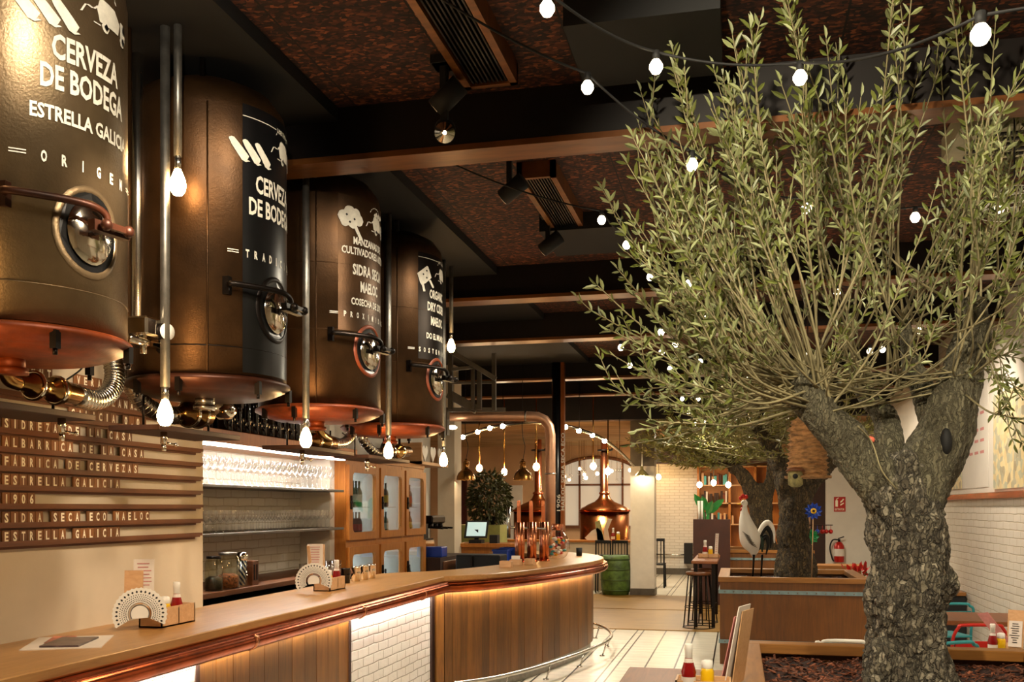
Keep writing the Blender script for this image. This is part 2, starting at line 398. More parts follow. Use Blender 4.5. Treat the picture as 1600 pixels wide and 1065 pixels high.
# ------------------------------------------------------------------ structure: room shell
CEIL = 3.8; XL = -3.16; XR = 2.5
Yend = YX(317, XL)                         # end of the menu wall
XF = -3.8                                  # fridge cabinet front
Yc0 = YX(540, XF); Yc1 = YX(662, XF)
XP = XY(515, Yc0-.12); XB = XY(469, Yc0-.12)
b = MB(); b.box((-12, -1, -.1), (XR+.2, 26, 0)); struct(b.build('floor', m_floor))['label'] = 'cream tiled floor with dark lines'
yw0 = at(1040, 985, Z=0).y; yw1 = at(1040, 931, Z=0).y
b = MB(); b.box((-12, yw0, 0), (XR, yw1, .012)); b.box((-12, (yw0+yw1)/2-.02, .012), (XR, (yw0+yw1)/2+.02, .02)); struct(b.build('trim_1', m_floorwood))
b = MB(); b.box((-12, -1, CEIL), (XR+.2, 17.6, CEIL+.1)); struct(b.build('ceiling', m_chip))
b = MB(); b.box((XL-.25, -1, 0), (XL, Yend, CEIL)); struct(b.build('wall_left', m_plaster))
b = MB(); b.box((XB-.2, Yend-.3, 0), (XB, Yc0-.12, CEIL)); struct(b.build('wall_niche', m_brickX))
b = MB(); b.box((XB-.2, Yc0-.12, 0), (XP, Yc0-.004, CEIL)); struct(b.build('wall_niche_pier', m_plaster_w))
YP = YX(688, XF-.35)
b = MB(); b.box((XF-.9, Yc0-.002, 0), (XF-.53, YP+.1, CEIL)); struct(b.build('wall_bar_back', m_plaster_w))
xp0 = XY(684, YP); xp1 = XY(710, YP)
b = MB(); b.box((xp0, YP, 0), (xp1, YP+.35, CEIL)); struct(b.build('trim_2', m_plaster))
b = MB(); b.box((XR, -1, 0), (XR+.2, 25, CEIL)); struct(b.build('wall_right', m_brickX))
b = MB(); b.box((-12, 25, 0), (XR+.2, 25.2, CEIL)); struct(b.build('wall_back', m_orange_wall))
xb0 = XY(1020, 24.9); xb1 = XY(1090, 24.9)
b = MB(); b.box((xb0, 24.8, 0), (xb1, 25, CEIL)); struct(b.build('wall_back_brick', m_brickY))
b = MB(); b.box((-12.2, -1, 0), (-12, 25.2, CEIL)); struct(b.build('wall_far_left', m_orange_wall))
b = MB(); b.box((-12, -1.1, 0), (XR+.2, -1, CEIL)); struct(b.build('wall_front', m_plaster))
# reed-mat ceiling of the back room with sagging strips
b = MB(); nx, ny = 60, 24
vs = []; fs = []
for i in range(nx+1):
    for j in range(ny+1):
        x = -12+14.7*i/nx; y = 17.5+7.5*j/ny
        vs.append((x, y, 3.42-.10*abs(math.sin(j*PI/4))-.03*math.sin(x*2.1+j)+.0))
for i in range(nx):
    for j in range(ny):
        a = i*(ny+1)+j; fs.append((a, a+1, a+ny+2, a+ny+1))
b.add(vs, fs, True); struct(b.build('ceiling_back', m_reed))
b = MB(); b.box((-12, 17.4, 3.3), (XR, 17.7, CEIL)); struct(b.build('trim_3', m_beam_shade))
# ceiling beams: brown I-beams across the room
beams = [(231, 256, 749), (469, 481, 712), (536, 542, 712), (597, 601, 712), (622, 626, 712)]
for i, (y0, y1, px) in enumerate(beams):
    A = at(px, y0, Z=3.5); B_ = at(px, y1, Z=3.5); wd = .2; yc = (A.y+B_.y)/2
    r = thing('ceiling_beam', ['brown steel ceiling beam nearest the camera above the big tanks', 'second brown ceiling beam from the front, with a lit lower flange', 'third brown ceiling beam from the front', 'fourth brown ceiling beam, behind the stair railing', 'fifth brown ceiling beam, the farthest with a bright thin flange'][i], 'beam', (-.3, yc, 3.5))
    xl = XL if yc < Yend else (XB if yc < YP else -11.9)
    q = MB(); q.box((xl, yc-wd/2, 3.5), (XR, yc+wd/2, 3.53)); q.build('lower_flange', m_beam_lit, r)
    q = MB(); q.box((xl, yc-.05, 3.53), (XR, yc+.05, CEIL)); q.build('web', m_beam_shade, r)
# baseboard at the back
b = MB(); b.box((xb0, 24.76, 0), (xb1, 24.8, .16)); struct(b.build('baseboard_back', m_greybeam))
# right wall: copper trim ledge, white panel with posters above
b = MB(); b.box((XR-.05, 3, ZX(1600, 777, XR)), (XR, 24, ZX(1600, 766, XR)), bev=.005); struct(b.build('trim_4', m_copper))
b = MB(); b.box((XR-.02, 3, ZX(1600, 766, XR)), (XR, 20, 3.3)); struct(b.build('trim_5', m_plaster_w))
Yp = 19.6
b = MB(); b.box((XY(1291, Yp), Yp, 0), (XR, Yp+.5, CEIL)); struct(b.build('wall_right_pier', m_plaster_w))
b = MB(); b.box((XY(1266, Yp+.3), Yp+.2, 0), (XY(1291, Yp+.3), Yp+.5, CEIL)); struct(b.build('trim_6', m_dark))

b = MB(); b.box((XB, -1, 3.73), (-2.05, 13.4, CEIL)); struct(b.build('trim_9', m_blackm))
# ------------------------------------------------------------------ square column
cb = at(985, 930, Z=0); cw = .46
r = thing('square_column', 'cream square column with grey upper half standing past the bar', 'column', (cb.x+cw/2, cb.y+cw/2, 0))
q = MB(); q.box((cb.x, cb.y, .14), (cb.x+cw, cb.y+cw, at(1000, 728, Y=cb.y).z)); q.build('shaft', m_white, r)
q = MB(); q.box((cb.x, cb.y, at(1000, 728, Y=cb.y).z), (cb.x+cw, cb.y+cw, CEIL)); q.build('upper_shaft', m_greybeam, r)
q = MB(); q.box((cb.x-.01, cb.y-.01, 0), (cb.x+cw+.01, cb.y+cw+.01, .14)); q.build('plinth', m_greybeam, r)
q = MB(); q.box((XY(925, cb.y+.1), cb.y-.02, at(950, 652, Y=cb.y).z), (XY(1105, cb.y+.1), cb.y+.3, at(950, 632, Y=cb.y).z)); q.build('grey_girder', m_greybeam, r)

# ------------------------------------------------------------------ bar counter
straight = [(-2.52, .8), (-2.52, 3.0), (-2.52, 5.5), (-2.52, 8.05)]
curve = crom([(-2.52, 8.05, 0), (-2.25, 8.40, 0), (-2.02, 8.95, 0), (-1.84, 9.6, 0), (-1.68, 10.3, 0), (-1.58, 10.95, 0), (-1.60, 11.55, 0), (-1.76, 12.15, 0), (-2.05, 12.65, 0), (-2.5, 13.0, 0), (-3.1, 13.2, 0)], 5)
curve = [(p.x, p.y) for p in curve]
path = straight+curve[1:]
wt = thing('bar_worktop', 'long light oak bar worktop with a round copper edge rail, curving at its end', 'worktop', (-2.8, 5, 1.05))
q = MB(); q.sweep([(-.66, 1.052), (0, 1.052), (.005, 1.06), (.005, 1.095), (0, 1.10), (-.66, 1.10)], path); q.build('oak_top', m_oak, wt)
pr = []
for k in range(14):
    a = 2*PI*k/14; pr.append((.012+.048*math.cos(a), 1.0+.046*math.sin(a)))
q = MB(); q.sweep(pr, path, True); q.sweep([(-.1, 1.03), (.045, 1.03), (.05, 1.04), (.045, 1.05), (-.1, 1.05)], path)
rl = q.build('edge_rail', m_copper, wt); rl['label'] = 'polished copper rail'
for (x, y) in [(-2.52, 3.2), (-2.52, 4.6), (-2.52, 6.1), (-2.52, 7.4)]:
    q = MB(); q.tube([(x+.012, y-.02, 1.0), (x+.012, y+.02, 1.0)], .0505, 14); q.build('rail_joint', m_copperb, wt)
bf = thing('bar_counter', 'bar counter of vertical planks and white brick panels under the worktop', 'bar counter', (-2.65, 5, 0))
def plank_run(pth, wdt, name, par):
    q = MB(); acc = 0; segs = []
    for i in range(len(pth)-1):
        a = Vector(pth[i]); b_ = Vector(pth[i+1]); L_ = (b_-a).length; n = max(1, round(L_/wdt))
        for k in range(n): segs.append((a.lerp(b_, k/n), a.lerp(b_, (k+1)/n)))
    for a, b_ in segs:
        q.tint = random.uniform(-.7, .5); d = (b_-a).normalized()*.0025
        q.sweep([(-.15, .12), (-.12+random.uniform(-.003, .003), .12), (-.12, .955), (-.15, .955)], [a+d, b_-d])
    return q.build(name, m_plank, par)
plank_run([(-2.52, 4.32), (-2.52, 6.23)], .175, 'plank_panel', bf)
cp = []; tot = 0
off = curve[1:]
plank_run(curve[:-6], .2, 'curved_plank_panel', bf)
for (a, b_) in ((2.4, 4.3), (6.25, 8.03)):
    q = MB(); q.box((-2.68, a, .12), (-2.64, b_, .955)); q.build('brick_panel', m_brickbar, bf)
q = MB()
for y in (4.31, 6.24, 8.05): q.box((-2.68, y-.012, .1), (-2.63, y+.012, .955))
q.build('divider', m_dark, bf)
q = MB(); q.sweep([(-.19, 0), (-.15, 0), (-.15, .13), (-.19, .13)], straight[1:]+curve[1:-6]); q.build('kick_plate', m_steelb, bf)
q = MB(); q.sweep([(-.2, .05), (-.16, .05), (-.16, 1.05), (-.2, 1.05)], [(-2.52, .8)]+straight[1:]+curve[1:-6]); q.build('backing_board', m_dark, bf)
q = MB(); q.sweep([(-.11, .957), (-.085, .957), (-.085, .965), (-.11, .965)], straight[1:]+curve[1:-7]); q.build('light_strip', m_led, bf)
# foot rail
fr = thing('foot_rail', 'tubular steel foot rail running around the foot of the bar', 'rail', (-2.2, 8, 0))
fp = []
for i in range(1, len(path)-8):
    a = Vector(path[i-1]); c_ = Vector(path[i+1]); d = (c_-a).normalized(); n = Vector((d.y, -d.x)); p = Vector(path[i])+n*.10; fp.append((p.x, p.y, .17))
q = MB(); q.tube(fp, .019, 10); q.build('rail_tube', m_steel, fr)
for i in range(3, len(fp), 6):
    q = MB(); q.tube([fp[i], (fp[i][0]-.02, fp[i][1], .08), (fp[i][0]-.05, fp[i][1]+.01, .0)], .009, 6); q.cyl((fp[i][0]-.05, fp[i][1]+.01, 0), (fp[i][0]-.05, fp[i][1]+.01, .01), .03, n=10); q.build('rail_bracket', m_steel, fr)

# ------------------------------------------------------------------ lettering
def text_mesh(txt, h, w=None, spacing=1.0, bold=.012, extrude=0):
    cu = bpy.data.curves.new('t', 'FONT'); cu.body = txt; cu.size = 1; cu.align_x = 'CENTER'; cu.offset = bold; cu.space_character = spacing; cu.resolution_u = 2
    cu.extrude = extrude
    o = bpy.data.objects.new('t', cu); C.objects.link(o); bpy.context.view_layer.update()
    me = bpy.data.meshes.new_from_object(o.evaluated_get(bpy.context.evaluated_depsgraph_get()))
    V = [v.co.copy() for v in me.vertices]; Fc = [tuple(p.vertices) for p in me.polygons]
    bpy.data.objects.remove(o); bpy.data.curves.remove(cu); bpy.data.meshes.remove(me)
    x0 = min(v.x for v in V); x1 = max(v.x for v in V)
    k = h/.73; kx = (w/(x1-x0)) if w else k
    return [((v.x-(x0+x1)/2)*kx, v.y*k, v.z) for v in V], Fc
def fan(V, Fc, f):                                # map 2D glyph points into the world
    return [f(*p) for p in V], Fc

# menu board: rails and letter tiles
rows = [(2.32, 'VERMUT   VERA', 3.58), (2.237, '    MANZANA', 3.95), (2.155, '  GALICIA 0,0%', 4.0-.10), (2.07, 'SIDREZA DE LA CASA', 3.57), (1.987, 'ALBARRICA DE LA CASA', 3.57), (1.903, 'FÁBRICA DE CERVEZAS', 3.57),
        (1.82, 'ESTRELLA GALICIA', 3.57), (1.737, '1906', 3.57), (1.653, 'SIDRA SECA ECO MAELOC', 3.57), (1.57, 'ESTRELLA GALICIA', 3.57)]
ordn = 'first second third fourth fifth sixth seventh eighth ninth tenth eleventh twelfth thirteenth fourteenth fifteenth sixteenth seventeenth eighteenth nineteenth twentieth twenty-first'.split()
PIT = .0515
glyph_cache = {}
rownames = ['top', 'second', 'third', 'fourth', 'fifth', 'sixth', 'seventh', 'eighth', 'ninth', 'bottom']
for ri, (zc, txt, y0) in enumerate(rows):
    q = MB(); yr = 5.15 if ri < 9 else 5.14
    q.box((XL, 2.9, zc-.043), (XL+.035, yr, zc-.027), bev=.002); q.box((XL+.025, 2.9, zc-.035), (XL+.037, yr+.02, zc-.018)); q.box((XL, 2.9, zc-.055), (XL+.012, yr-.02, zc-.04))
    tag(q.build('letter_rail', m_rail), 'wooden letter rail on the left wall, %s of the ten menu rails' % rownames[ri], 'rail', 'wooden letter rails of the menu board')
    n = 0
    for i, ch in enumerate(txt):
        if ch == ' ': continue
        n += 1; yc = y0+PIT*(i+.5)
        if ch not in glyph_cache: glyph_cache[ch] = text_mesh(ch, .041, .023 if ch not in '1I,' else .008, 1, .035)
        word = txt.strip()
        nm = '%s letter of %s' % (ordn[n-1], ' '.join(word.split()))
        if ri == 9: nm += ', bottom row'
        if ri == 6: nm += ', row above 1906'
        t = thing('letter_tile', 'wooden tile with cream %s, %s' % (ch, nm), 'letter tile', (XL+.02, yc, zc-.027), 'letter tiles of the menu board')
        q = MB(); q.tint = random.uniform(-.5, .5); x0 = XL+.014; q.box((x0, yc-PIT/2+.001, zc-.027), (x0+.010, yc+PIT/2-.001, zc+.031), bev=.0015); q.build('tile', m_tile, t)
        V, Fc = glyph_cache[ch]
        q = MB(); vs, fs = fan(V, Fc, lambda x, y, z: (x0+.0112, yc+x, zc-.017+y)); q.add(vs, fs, False); q.build('letter', m_letter, t)

# ------------------------------------------------------------------ beer tanks
TX = -2.47; TR = .363
tanks = [(2.88, -12, m_tank1, 'grey bronze'), (4.135, -4, m_bronze, 'black fronted'), (5.39, -13, m_bronze, 'golden brown'), (6.645, -9, m_bronze, 'dark brown')]
texts = [[('CERVEZA', 3.16, .080, .27), ('DE BODEGA', 3.06, .078, .34), ('ESTRELLA GALICIA', 2.955, .048, .40), ('=ORIGEN=', 2.815, .036, .38)],
         [('CERVEZA', 3.135, .080, .27), ('DE BODEGA', 3.03, .078, .34), ('=TRADICION=', 2.83, .036, .40)],
         [('MANZANAS DE', 3.225, .042, .27), ('CULTIVADORES ASTUR', 3.165, .042, .42), ('SIDRA SECA', 3.05, .062, .28), ('MAELOC', 2.955, .062, .17), ('COSECHA DE 2015', 2.875, .04, .30), ('=PROXIMIDAD=', 2.80, .032, .42)],
         [('ORGANIC', 3.19, .062, .20), ('DRY CIDER', 3.10, .062, .24), ('MAELOC', 3.0, .062, .17), ('DO EL MUNDO', 2.90, .042, .26), ('=SOSTENIBLE=', 2.80, .032, .42)]]
lab = ['large grey bronze beer tank at the left edge of the photo, marked ORIGEN', 'black fronted beer tank marked TRADICION, second from the left', 'golden brown cider tank marked SIDRA SECA MAELOC', 'smallest-looking dark brown cider tank marked ORGANIC, farthest of the four']
def circ(cx, cy, r, n=16, sx=1, sy=1, a0=0, a1=2*PI):
    return [(cx+r*sx*math.cos(a0+(a1-a0)*k/n), cy+r*sy*math.sin(a0+(a1-a0)*k/n)) for k in range(n)]
def line2(pts, w_):
    out = []
    for (a, b_) in zip(pts[:-1], pts[1:]):
        a = Vector(a); b_ = Vector(b_); n = (b_-a).orthogonal().normalized()*w_/2; out.append([tuple(a-n), tuple(b_-n), tuple(b_+n), tuple(a+n)])
    return out
def strips(poly, step=.012):
    xs = [p[0] for p in poly]; a, b_ = min(xs), max(xs); n = max(1, int((b_-a)/step)+1); out = []
    for i in range(n+1):
        x = a+(b_-a)*(1e-3+.998*i/n); zz = []
        for p, r_ in zip(poly, poly[1:]+poly[:1]):
            if (p[0]-x)*(r_[0]-x) <= 0 and abs(p[0]-r_[0]) > 1e-9: zz.append(p[1]+(r_[1]-p[1])*(x-p[0])/(r_[0]-p[0]))
        if len(zz) >= 2: out.append((x, min(zz), max(zz)))
    return out
for ti, (ty, face, mt, nm) in enumerate(tanks):
    fa = math.radians(face)
    r = thing('beer_tank', lab[ti], 'tank', (TX, ty, 2.24), 'beer tanks hung above the bar')
    q = MB(); q.lathe([(TR, 2.30), (TR, 3.50), (TR-.01, 3.56), (TR-.06, 3.63), (TR-.16, 3.68), (.1, 3.70)], (TX, ty, 0), 64); q.build('shell', mt, r)
    q = MB(); q.lathe([(TR+.004, 2.295), (TR+.018, 2.285), (TR+.018, 2.27), (TR-.06, 2.235), (.28, 2.232), (.27, 2.225), (.02, 2.222)], (TX, ty, 0), 64)
    bp = q.build('bottom_dish', m_rust if ti != 1 else m_rustd, r); bp['label'] = 'flanged dished bottom'
    def cylm(u, z, lift=.002): 
        a = fa+u/TR; return (TX+(TR+lift)*math.cos(a), ty+(TR+lift)*math.sin(a), z)
    # seams
    for da in (-56, 70, 160):
        q = MB(); a = fa+math.radians(da); q.cyl((TX+TR*math.cos(a), ty+TR*math.sin(a), 2.3), (TX+TR*math.cos(a), ty+TR*math.sin(a), 3.5), .004, n=6); q.build('seam', mt, r)
    q = MB()
    for z in ((2.72, 3.1) if ti >= 2 else (2.42,)): q.tube([(TX+TR*math.cos(2*PI*k/48), ty+TR*math.sin(2*PI*k/48), z) for k in range(48)], .0025, 5, closed=True)
    q.build('seam', m_darkmetal if ti == 1 else mt, r)
    # painted front panel of tank 2 and 4
    if ti in (1, 2, 3):
        q = MB(); z0, z1 = ((2.31, 3.52), (2.72, 3.5), (2.75, 3.5))[ti-1]; u0, u1 = ((-.20, .45), (-.23, .3), (-.2, .3))[ti-1]
        N = 24; vs = [cylm(u0+(u1-u0)*i/N, z, .0012) for i in range(N+1) for z in (z0, z1)]
        q.add(vs, [(2*i, 2*i+2, 2*i+3, 2*i+1) for i in range(N)], True)
        q.build('front_panel', [m_black, m_bronze, m_darkmetal][ti-1], r)['label'] = ['glossy black front panel', 'golden brown front panel', 'dark front panel'][ti-1]
    # lettering: one mesh per line
    for (s_, z, h, wd) in texts[ti]:
        core = s_.strip('='); sp = 1.0
        if '=' in s_: core = ' '.join(core)
        if '=' in s_:
            V = []; Fc = []; cc = s_.strip('=')
            for ci, ch in enumerate(cc):
                v1, f1 = text_mesh(ch, h, h*(.5 if ch != 'I' else .13), 1, .04); o_ = (ci-(len(cc)-1)/2)*wd/len(cc); n0 = len(V)
                V += [(a+o_, b2, c2) for a, b2, c2 in v1]; Fc += [tuple(n0+i for i in f) for f in f1]
        else: V, Fc = text_mesh(core, h, wd, 1, .03)
        q = MB(); vs, fs = fan(V, Fc, lambda x, y, zz: cylm(x, z+y, .004)); q.add(vs, fs, False)
        if '=' in s_:
            for sg in (-1, 1):
                for dz in (h*.35, h*.62):
                    x0 = sg*(wd/2+.02); pts = [cylm(x0+sg*t*.05, z+dz+e, .004) for t in (0, .33, .66, 1) for e in (0, .004)]
                    q.add(pts, [(0, 2, 3, 1), (2, 4, 5, 3), (4, 6, 7, 5)] if sg > 0 else [(0, 1, 3, 2), (2, 3, 5, 4), (4, 5, 7, 6)], False)
        q.build('painted_lettering', m_ink, r)
    # icons above the lettering
    sh = []; dk = []
    zi = 3.315
    tr_x, tr_z = .03, zi+.03
    body = [(0, 0), (.115, 0), (.12, .04), (.085, .075), (.01, .082), (-.005, .04)]
    if ti != 2 and ti != 3 or True:
        sh.append([(tr_x+x, tr_z+z) for x, z in body])
        sh.append([(tr_x+.125, tr_z-.005), (tr_x+.165, tr_z-.005), (tr_x+.165, tr_z+.025), (tr_x+.15, tr_z+.055), (tr_x+.125, tr_z+.055)])
        for cx in (.035, .14): sh.append([(tr_x+x, tr_z+z) for x, z in circ(cx, -.008, .02, 14)]); dk.append([(tr_x+x, tr_z+z) for x, z in circ(cx, -.008, .012, 12)])
        dk.append([(tr_x+.135, tr_z+.022), (tr_x+.158, tr_z+.022), (tr_x+.148, tr_z+.045), (tr_x+.135, tr_z+.045)])
        sh += line2([(tr_x-.07, tr_z+.0), (tr_x-.05, tr_z+.035), (tr_x-.02, tr_z+.03), (tr_x, tr_z+.05)], .006)
        sh += line2([(tr_x-.02, tr_z-.012), (tr_x+.01, tr_z-.012)], .004)
        sh += line2([(tr_x+.03+.065*math.cos(a/10*PI), tr_z+.075+.055*math.sin(a/10*PI)) for a in range(0, 11)][::-1], .005)
    if ti < 2:
        for k in range(3):
            o = Vector((-.25+.062*k, zi+.035)); d = Vector((.07, -.085)); n = Vector((.017, .013)); 
            sh.append([tuple(o-n*.8), tuple(o+d*.9-n), tuple(o+d-n*.4), tuple(o+d+n*.5), tuple(o+d*.9+n), tuple(o+n*.6), tuple(o-d*.08+n*.2), tuple(o-d*.1-n*.4)])
            sh.append([(-.25+.062*k+.055+x, zi-.062+z) for x, z in [(0, 0), (.03, .012), (.028, .018), (-.002, .006)]])
    elif ti == 2:
        for (cx, cy, rr) in ((-.2, .06, .035), (-.16, .085, .04), (-.12, .08, .035), (-.1, .05, .035), (-.14, .03, .035), (-.19, .03, .03), (-.155, .055, .05)): sh.append([(x, zi+z) for x, z in circ(cx, cy, rr, 12)])
        sh += line2([(-.13, zi+.02), (-.1, zi-.03), (-.08, zi-.06)], .022)
        for (cx, cy) in ((-.18, .07), (-.13, .05), (-.16, .03)): dk.append([(x, zi+z) for x, z in circ(cx, cy, .008, 8)])
        for k in range(6): sh.append([(x, z) for x, z in circ(tr_x+.02+.017*k, tr_z+.085+.01*(k % 2), .015, 8)])
    else:
        sh.append([(-.21, zi+.03), (-.12, zi+.10), (-.08, zi+.02), (-.14, zi-.03), (-.18, zi-.05)])
        sh += line2([(-.17, zi-.02), (-.15, zi-.09)], .02); sh += line2([(-.1, zi), (-.06, zi-.05)], .02)
        for (cx, cy) in ((-.16, .03), (-.13, .06), (-.13, .01)): dk.append([(x, zi+z) for x, z in circ(cx, cy, .008, 8)])
    q = MB()
    for k, poly in enumerate(sh):
        st_ = strips(poly); q.add([cylm(x, z, .0035+.0001*k) for x, a, b_ in st_ for z in (a, b_)], [(2*i, 2*i+2, 2*i+3, 2*i+1) for i in range(len(st_)-1)], False)
    q.build('painted_icon', m_ink, r)
    q = MB()
    for poly in dk: st_ = strips(poly); q.add([cylm(x, z, .0075) for x, a, b_ in st_ for z in (a, b_)], [(2*i, 2*i+2, 2*i+3, 2*i+1) for i in range(len(st_)-1)], False)
    q.build('icon_detail', m_black, r)
    if ti in (1, 3):
        V, Fc = text_mesh('158 km' if ti == 1 else '681 km', .022, .1, 1, .004); q = MB(); vs, fs = fan(V, Fc, lambda x, y, z: cylm(.06+x, 3.455+y, .004)); q.add(vs, fs, False)
        for (a, b_) in ((-.2, 0), (.13, .22)):
            N = 8; vs = [cylm(a+(b_-a)*i/N, z, .004) for i in range(N+1) for z in (3.463, 3.467)]; q.add(vs, [(2*i, 2*i+2, 2*i+3, 2*i+1) for i in range(N)], False)
        q.build('painted_heading', m_ink, r)
    # manway with inner lid, hinge arm and wing nut
    dirn = Vector((math.cos(fa), math.sin(fa), 0)); tang = Vector((-math.sin(fa), math.cos(fa), 0)); c0 = Vector((TX, ty, 2.62))+dirn*TR; up = Vector((0, 0, 1))
    def ring(ru, rz, off, n=28, bend=True):
        o_ = []
        for k in range(n):
            a = 2*PI*k/n; u = ru*math.cos(a); 
            if bend: o_.append(Vector(cylm(u, 2.62+rz*math.sin(a), off)))
            else: o_.append(c0+tang*u+up*rz*math.sin(a)+dirn*off)
        return o_
    q = MB(); A = ring(.135, .155, .003); B2 = ring(.118, .138, .012); C2 = ring(.112, .132, .004); vs = A+B2+C2; n = 28
    q.add(vs, [(k, (k+1) % n, n+(k+1) % n, n+k) for k in range(n)]+[(n+k, n+(k+1) % n, 2*n+(k+1) % n, 2*n+k) for k in range(n)], True); q.build('manway_rim', [m_tank1, m_darkmetal, m_rust, m_rust][ti], r)
    q = MB(); A = ring(.112, .132, .005); q.add(A, [tuple(range(n))], False); q.build('manway_opening', m_black, r)
    q = MB(); A = ring(.088, .108, .008, bend=True); B2 = ring(.07, .09, .026, bend=True); q.add(A+B2, [(k, (k+1) % n, n+(k+1) % n, n+k) for k in range(n)]+[tuple(range(n, 2*n))], True); q.build('inner_lid', m_chrome, r)
    q = MB(); hb = Vector(cylm(-.27, 2.69, 0)); hd = (hb-Vector((TX, ty, 2.69))).normalized()
    q.bar(hb-up*.04, hb+up*.04, .03, .03); 
    arm = crom([hb+hd*.03, hb+hd*.075+tang*.03, c0+tang*-.10+dirn*.07+up*.065, c0+tang*-.02+dirn*.085+up*.05, c0+dirn*.08+up*.01], 5); q.tube(arm, .013, 8)
    q.build('hinge_arm', m_rustd if ti in (0,) else m_darkmetal, r)
    q = MB(); q.cyl(c0+dirn*.01, c0+dirn*.13, .011, n=8); q.bar(c0+tang*-.07+dirn*.085, c0+tang*.075+dirn*.085, .03, .035); q.ball(c0+dirn*.125+tang*.045, .02, 10); q.ball(c0+dirn*.125-tang*.045, .02, 10); q.bar(c0+tang*-.05+dirn*.125, c0+tang*.05+dirn*.125, .016, .02)
    q.build('clamp_nut', m_rustd if ti == 0 else m_darkmetal, r)
    # brackets under the flange
    for da in (-75, -20, 35, 100, 180, 250):
        a = fa+math.radians(da); q = MB(); q.box((TX+(TR+.01)*math.cos(a)-.012, ty+(TR+.01)*math.sin(a)-.012, 2.215), (TX+(TR+.01)*math.cos(a)+.012, ty+(TR+.01)*math.sin(a)+.012, 2.275)); q.cyl((TX+(TR+.01)*math.cos(a), ty+(TR+.01)*math.sin(a), 2.195), (TX+(TR+.01)*math.cos(a), ty+(TR+.01)*math.sin(a), 2.215), .008, n=8); q.build('flange_clamp', m_darkmetal, r)
    # bottom outlet elbow
    q = MB(); q.cyl((TX-.02, ty, 2.23), (TX-.02, ty, 2.19), .045, n=16); q.cyl((TX-.02, ty, 2.19), (TX-.02, ty, 2.17), .055, n=16); q.build('outlet_flange', m_rust if ti != 1 else m_steel, r)

# steel and copper riser pipes between tanks
for k, (px, X, r_, z0, mat_, lb) in enumerate([(215, -2.62, .022, 2.5, m_steel, 'bright steel riser pipe right of the first tank'), (316, -2.36, .012, 2.32, m_darkmetal, 'thin dark pipe running up the left side of the black fronted tank'), (492, -2.46, .012, 2.28, m_copper, 'thin copper rod below the short pendant by the golden brown tank'), (622, -2.46, .012, 2.28, m_copper, 'thin copper rod between the golden brown and the farthest tank'),(200, -2.52, .014, 2.3, m_bronze, 'narrow brown conduit against the right side of the first tank')]):
    y = YX(px, X); q = MB(); q.cyl((X, y, z0), (X, y, CEIL), r_, n=12); tag(q.build('riser_pipe', mat_), lb, 'pipe')
# valve gauge box between tank 1 and tank 2
p = at(224, 515, X=-2.42); r = thing('gauge_manifold', 'chrome valve manifold with round gauge between the first two tanks', 'valve', p)
q = MB(); q.box(p+Vector((-.05, -.05, -.03)), p+Vector((.05, .07, .05)), bev=.01); q.cyl(p+Vector((0, -.1, -.05)), p+Vector((0, .12, -.05)), .018, n=10); q.cyl(p+Vector((0, 0, -.1)), p+Vector((0, 0, .0)), .015, n=10); q.build('valve_body', m_chrome, r)
q = MB(); q.cyl(p+Vector((.05, .07, .0)), p+Vector((.075, .06, 0)), .035, n=20); q.build('gauge', m_white, r)
q = MB(); q.cyl(p+Vector((.04, .07, .0)), p+Vector((.07, .06, 0)), .039, n=20); q.cyl(p+Vector((0, .13, -.05)), p+Vector((0, .15, -.05)), .03, n=12); q.build('gauge_housing', m_darkmetal, r)

# pendant conduits with Edison bulbs
def edison(par, x, y, zb, s=1.0):
    q = MB(); q.lathe([(.002, zb-.055*s), (.018*s, zb-.052*s), (.03*s, zb-.035*s), (.034*s, zb-.012*s), (.030*s, zb+.012*s), (.020*s, zb+.038*s), (.013*s, zb+.055*s), (.012*s, zb+.062*s)], (x, y, 0), 16); o = q.build('bulb', m_bulb, par); return o
pend = [(258, 645, 278, 285), (478, 684, 493, 411), (607, 704, 620, 489), (693, 718, 705, 540)]
pend.append((-127, 588, -60, 100)); nmz = ['between the first two tanks', 'left of the golden brown tank', 'left of the farthest tank', 'right of the farthest tank', 'in front of the first tank']
for i, (xa, ya, xs, ys) in enumerate(pend):
    X = -2.36
    for (px, py, rad, wh) in ((xa, ya, .020, 'long'), (xs, ys, .017, 'short')):
        if i == 0 and wh == 'short': X = -2.30
        else: X = -2.36
        P = at(px, py, X=X); r = thing('conduit_pendant', '%s grey conduit pendant with glowing pear bulb, %s' % (wh, nmz[i]), 'pendant lamp', (P.x, P.y, P.z-.06), 'conduit pendants between the tanks')
        q = MB(); q.cyl((P.x, P.y, P.z+.11), (P.x, P.y, CEIL), rad, n=14); q.build('conduit', m_steelb, r)
        q = MB(); q.cyl((P.x, P.y, P.z+.055), (P.x, P.y, P.z+.115), rad*.8, n=14); q.build('socket', m_steel, r)
        edison(r, P.x, P.y, P.z)
        
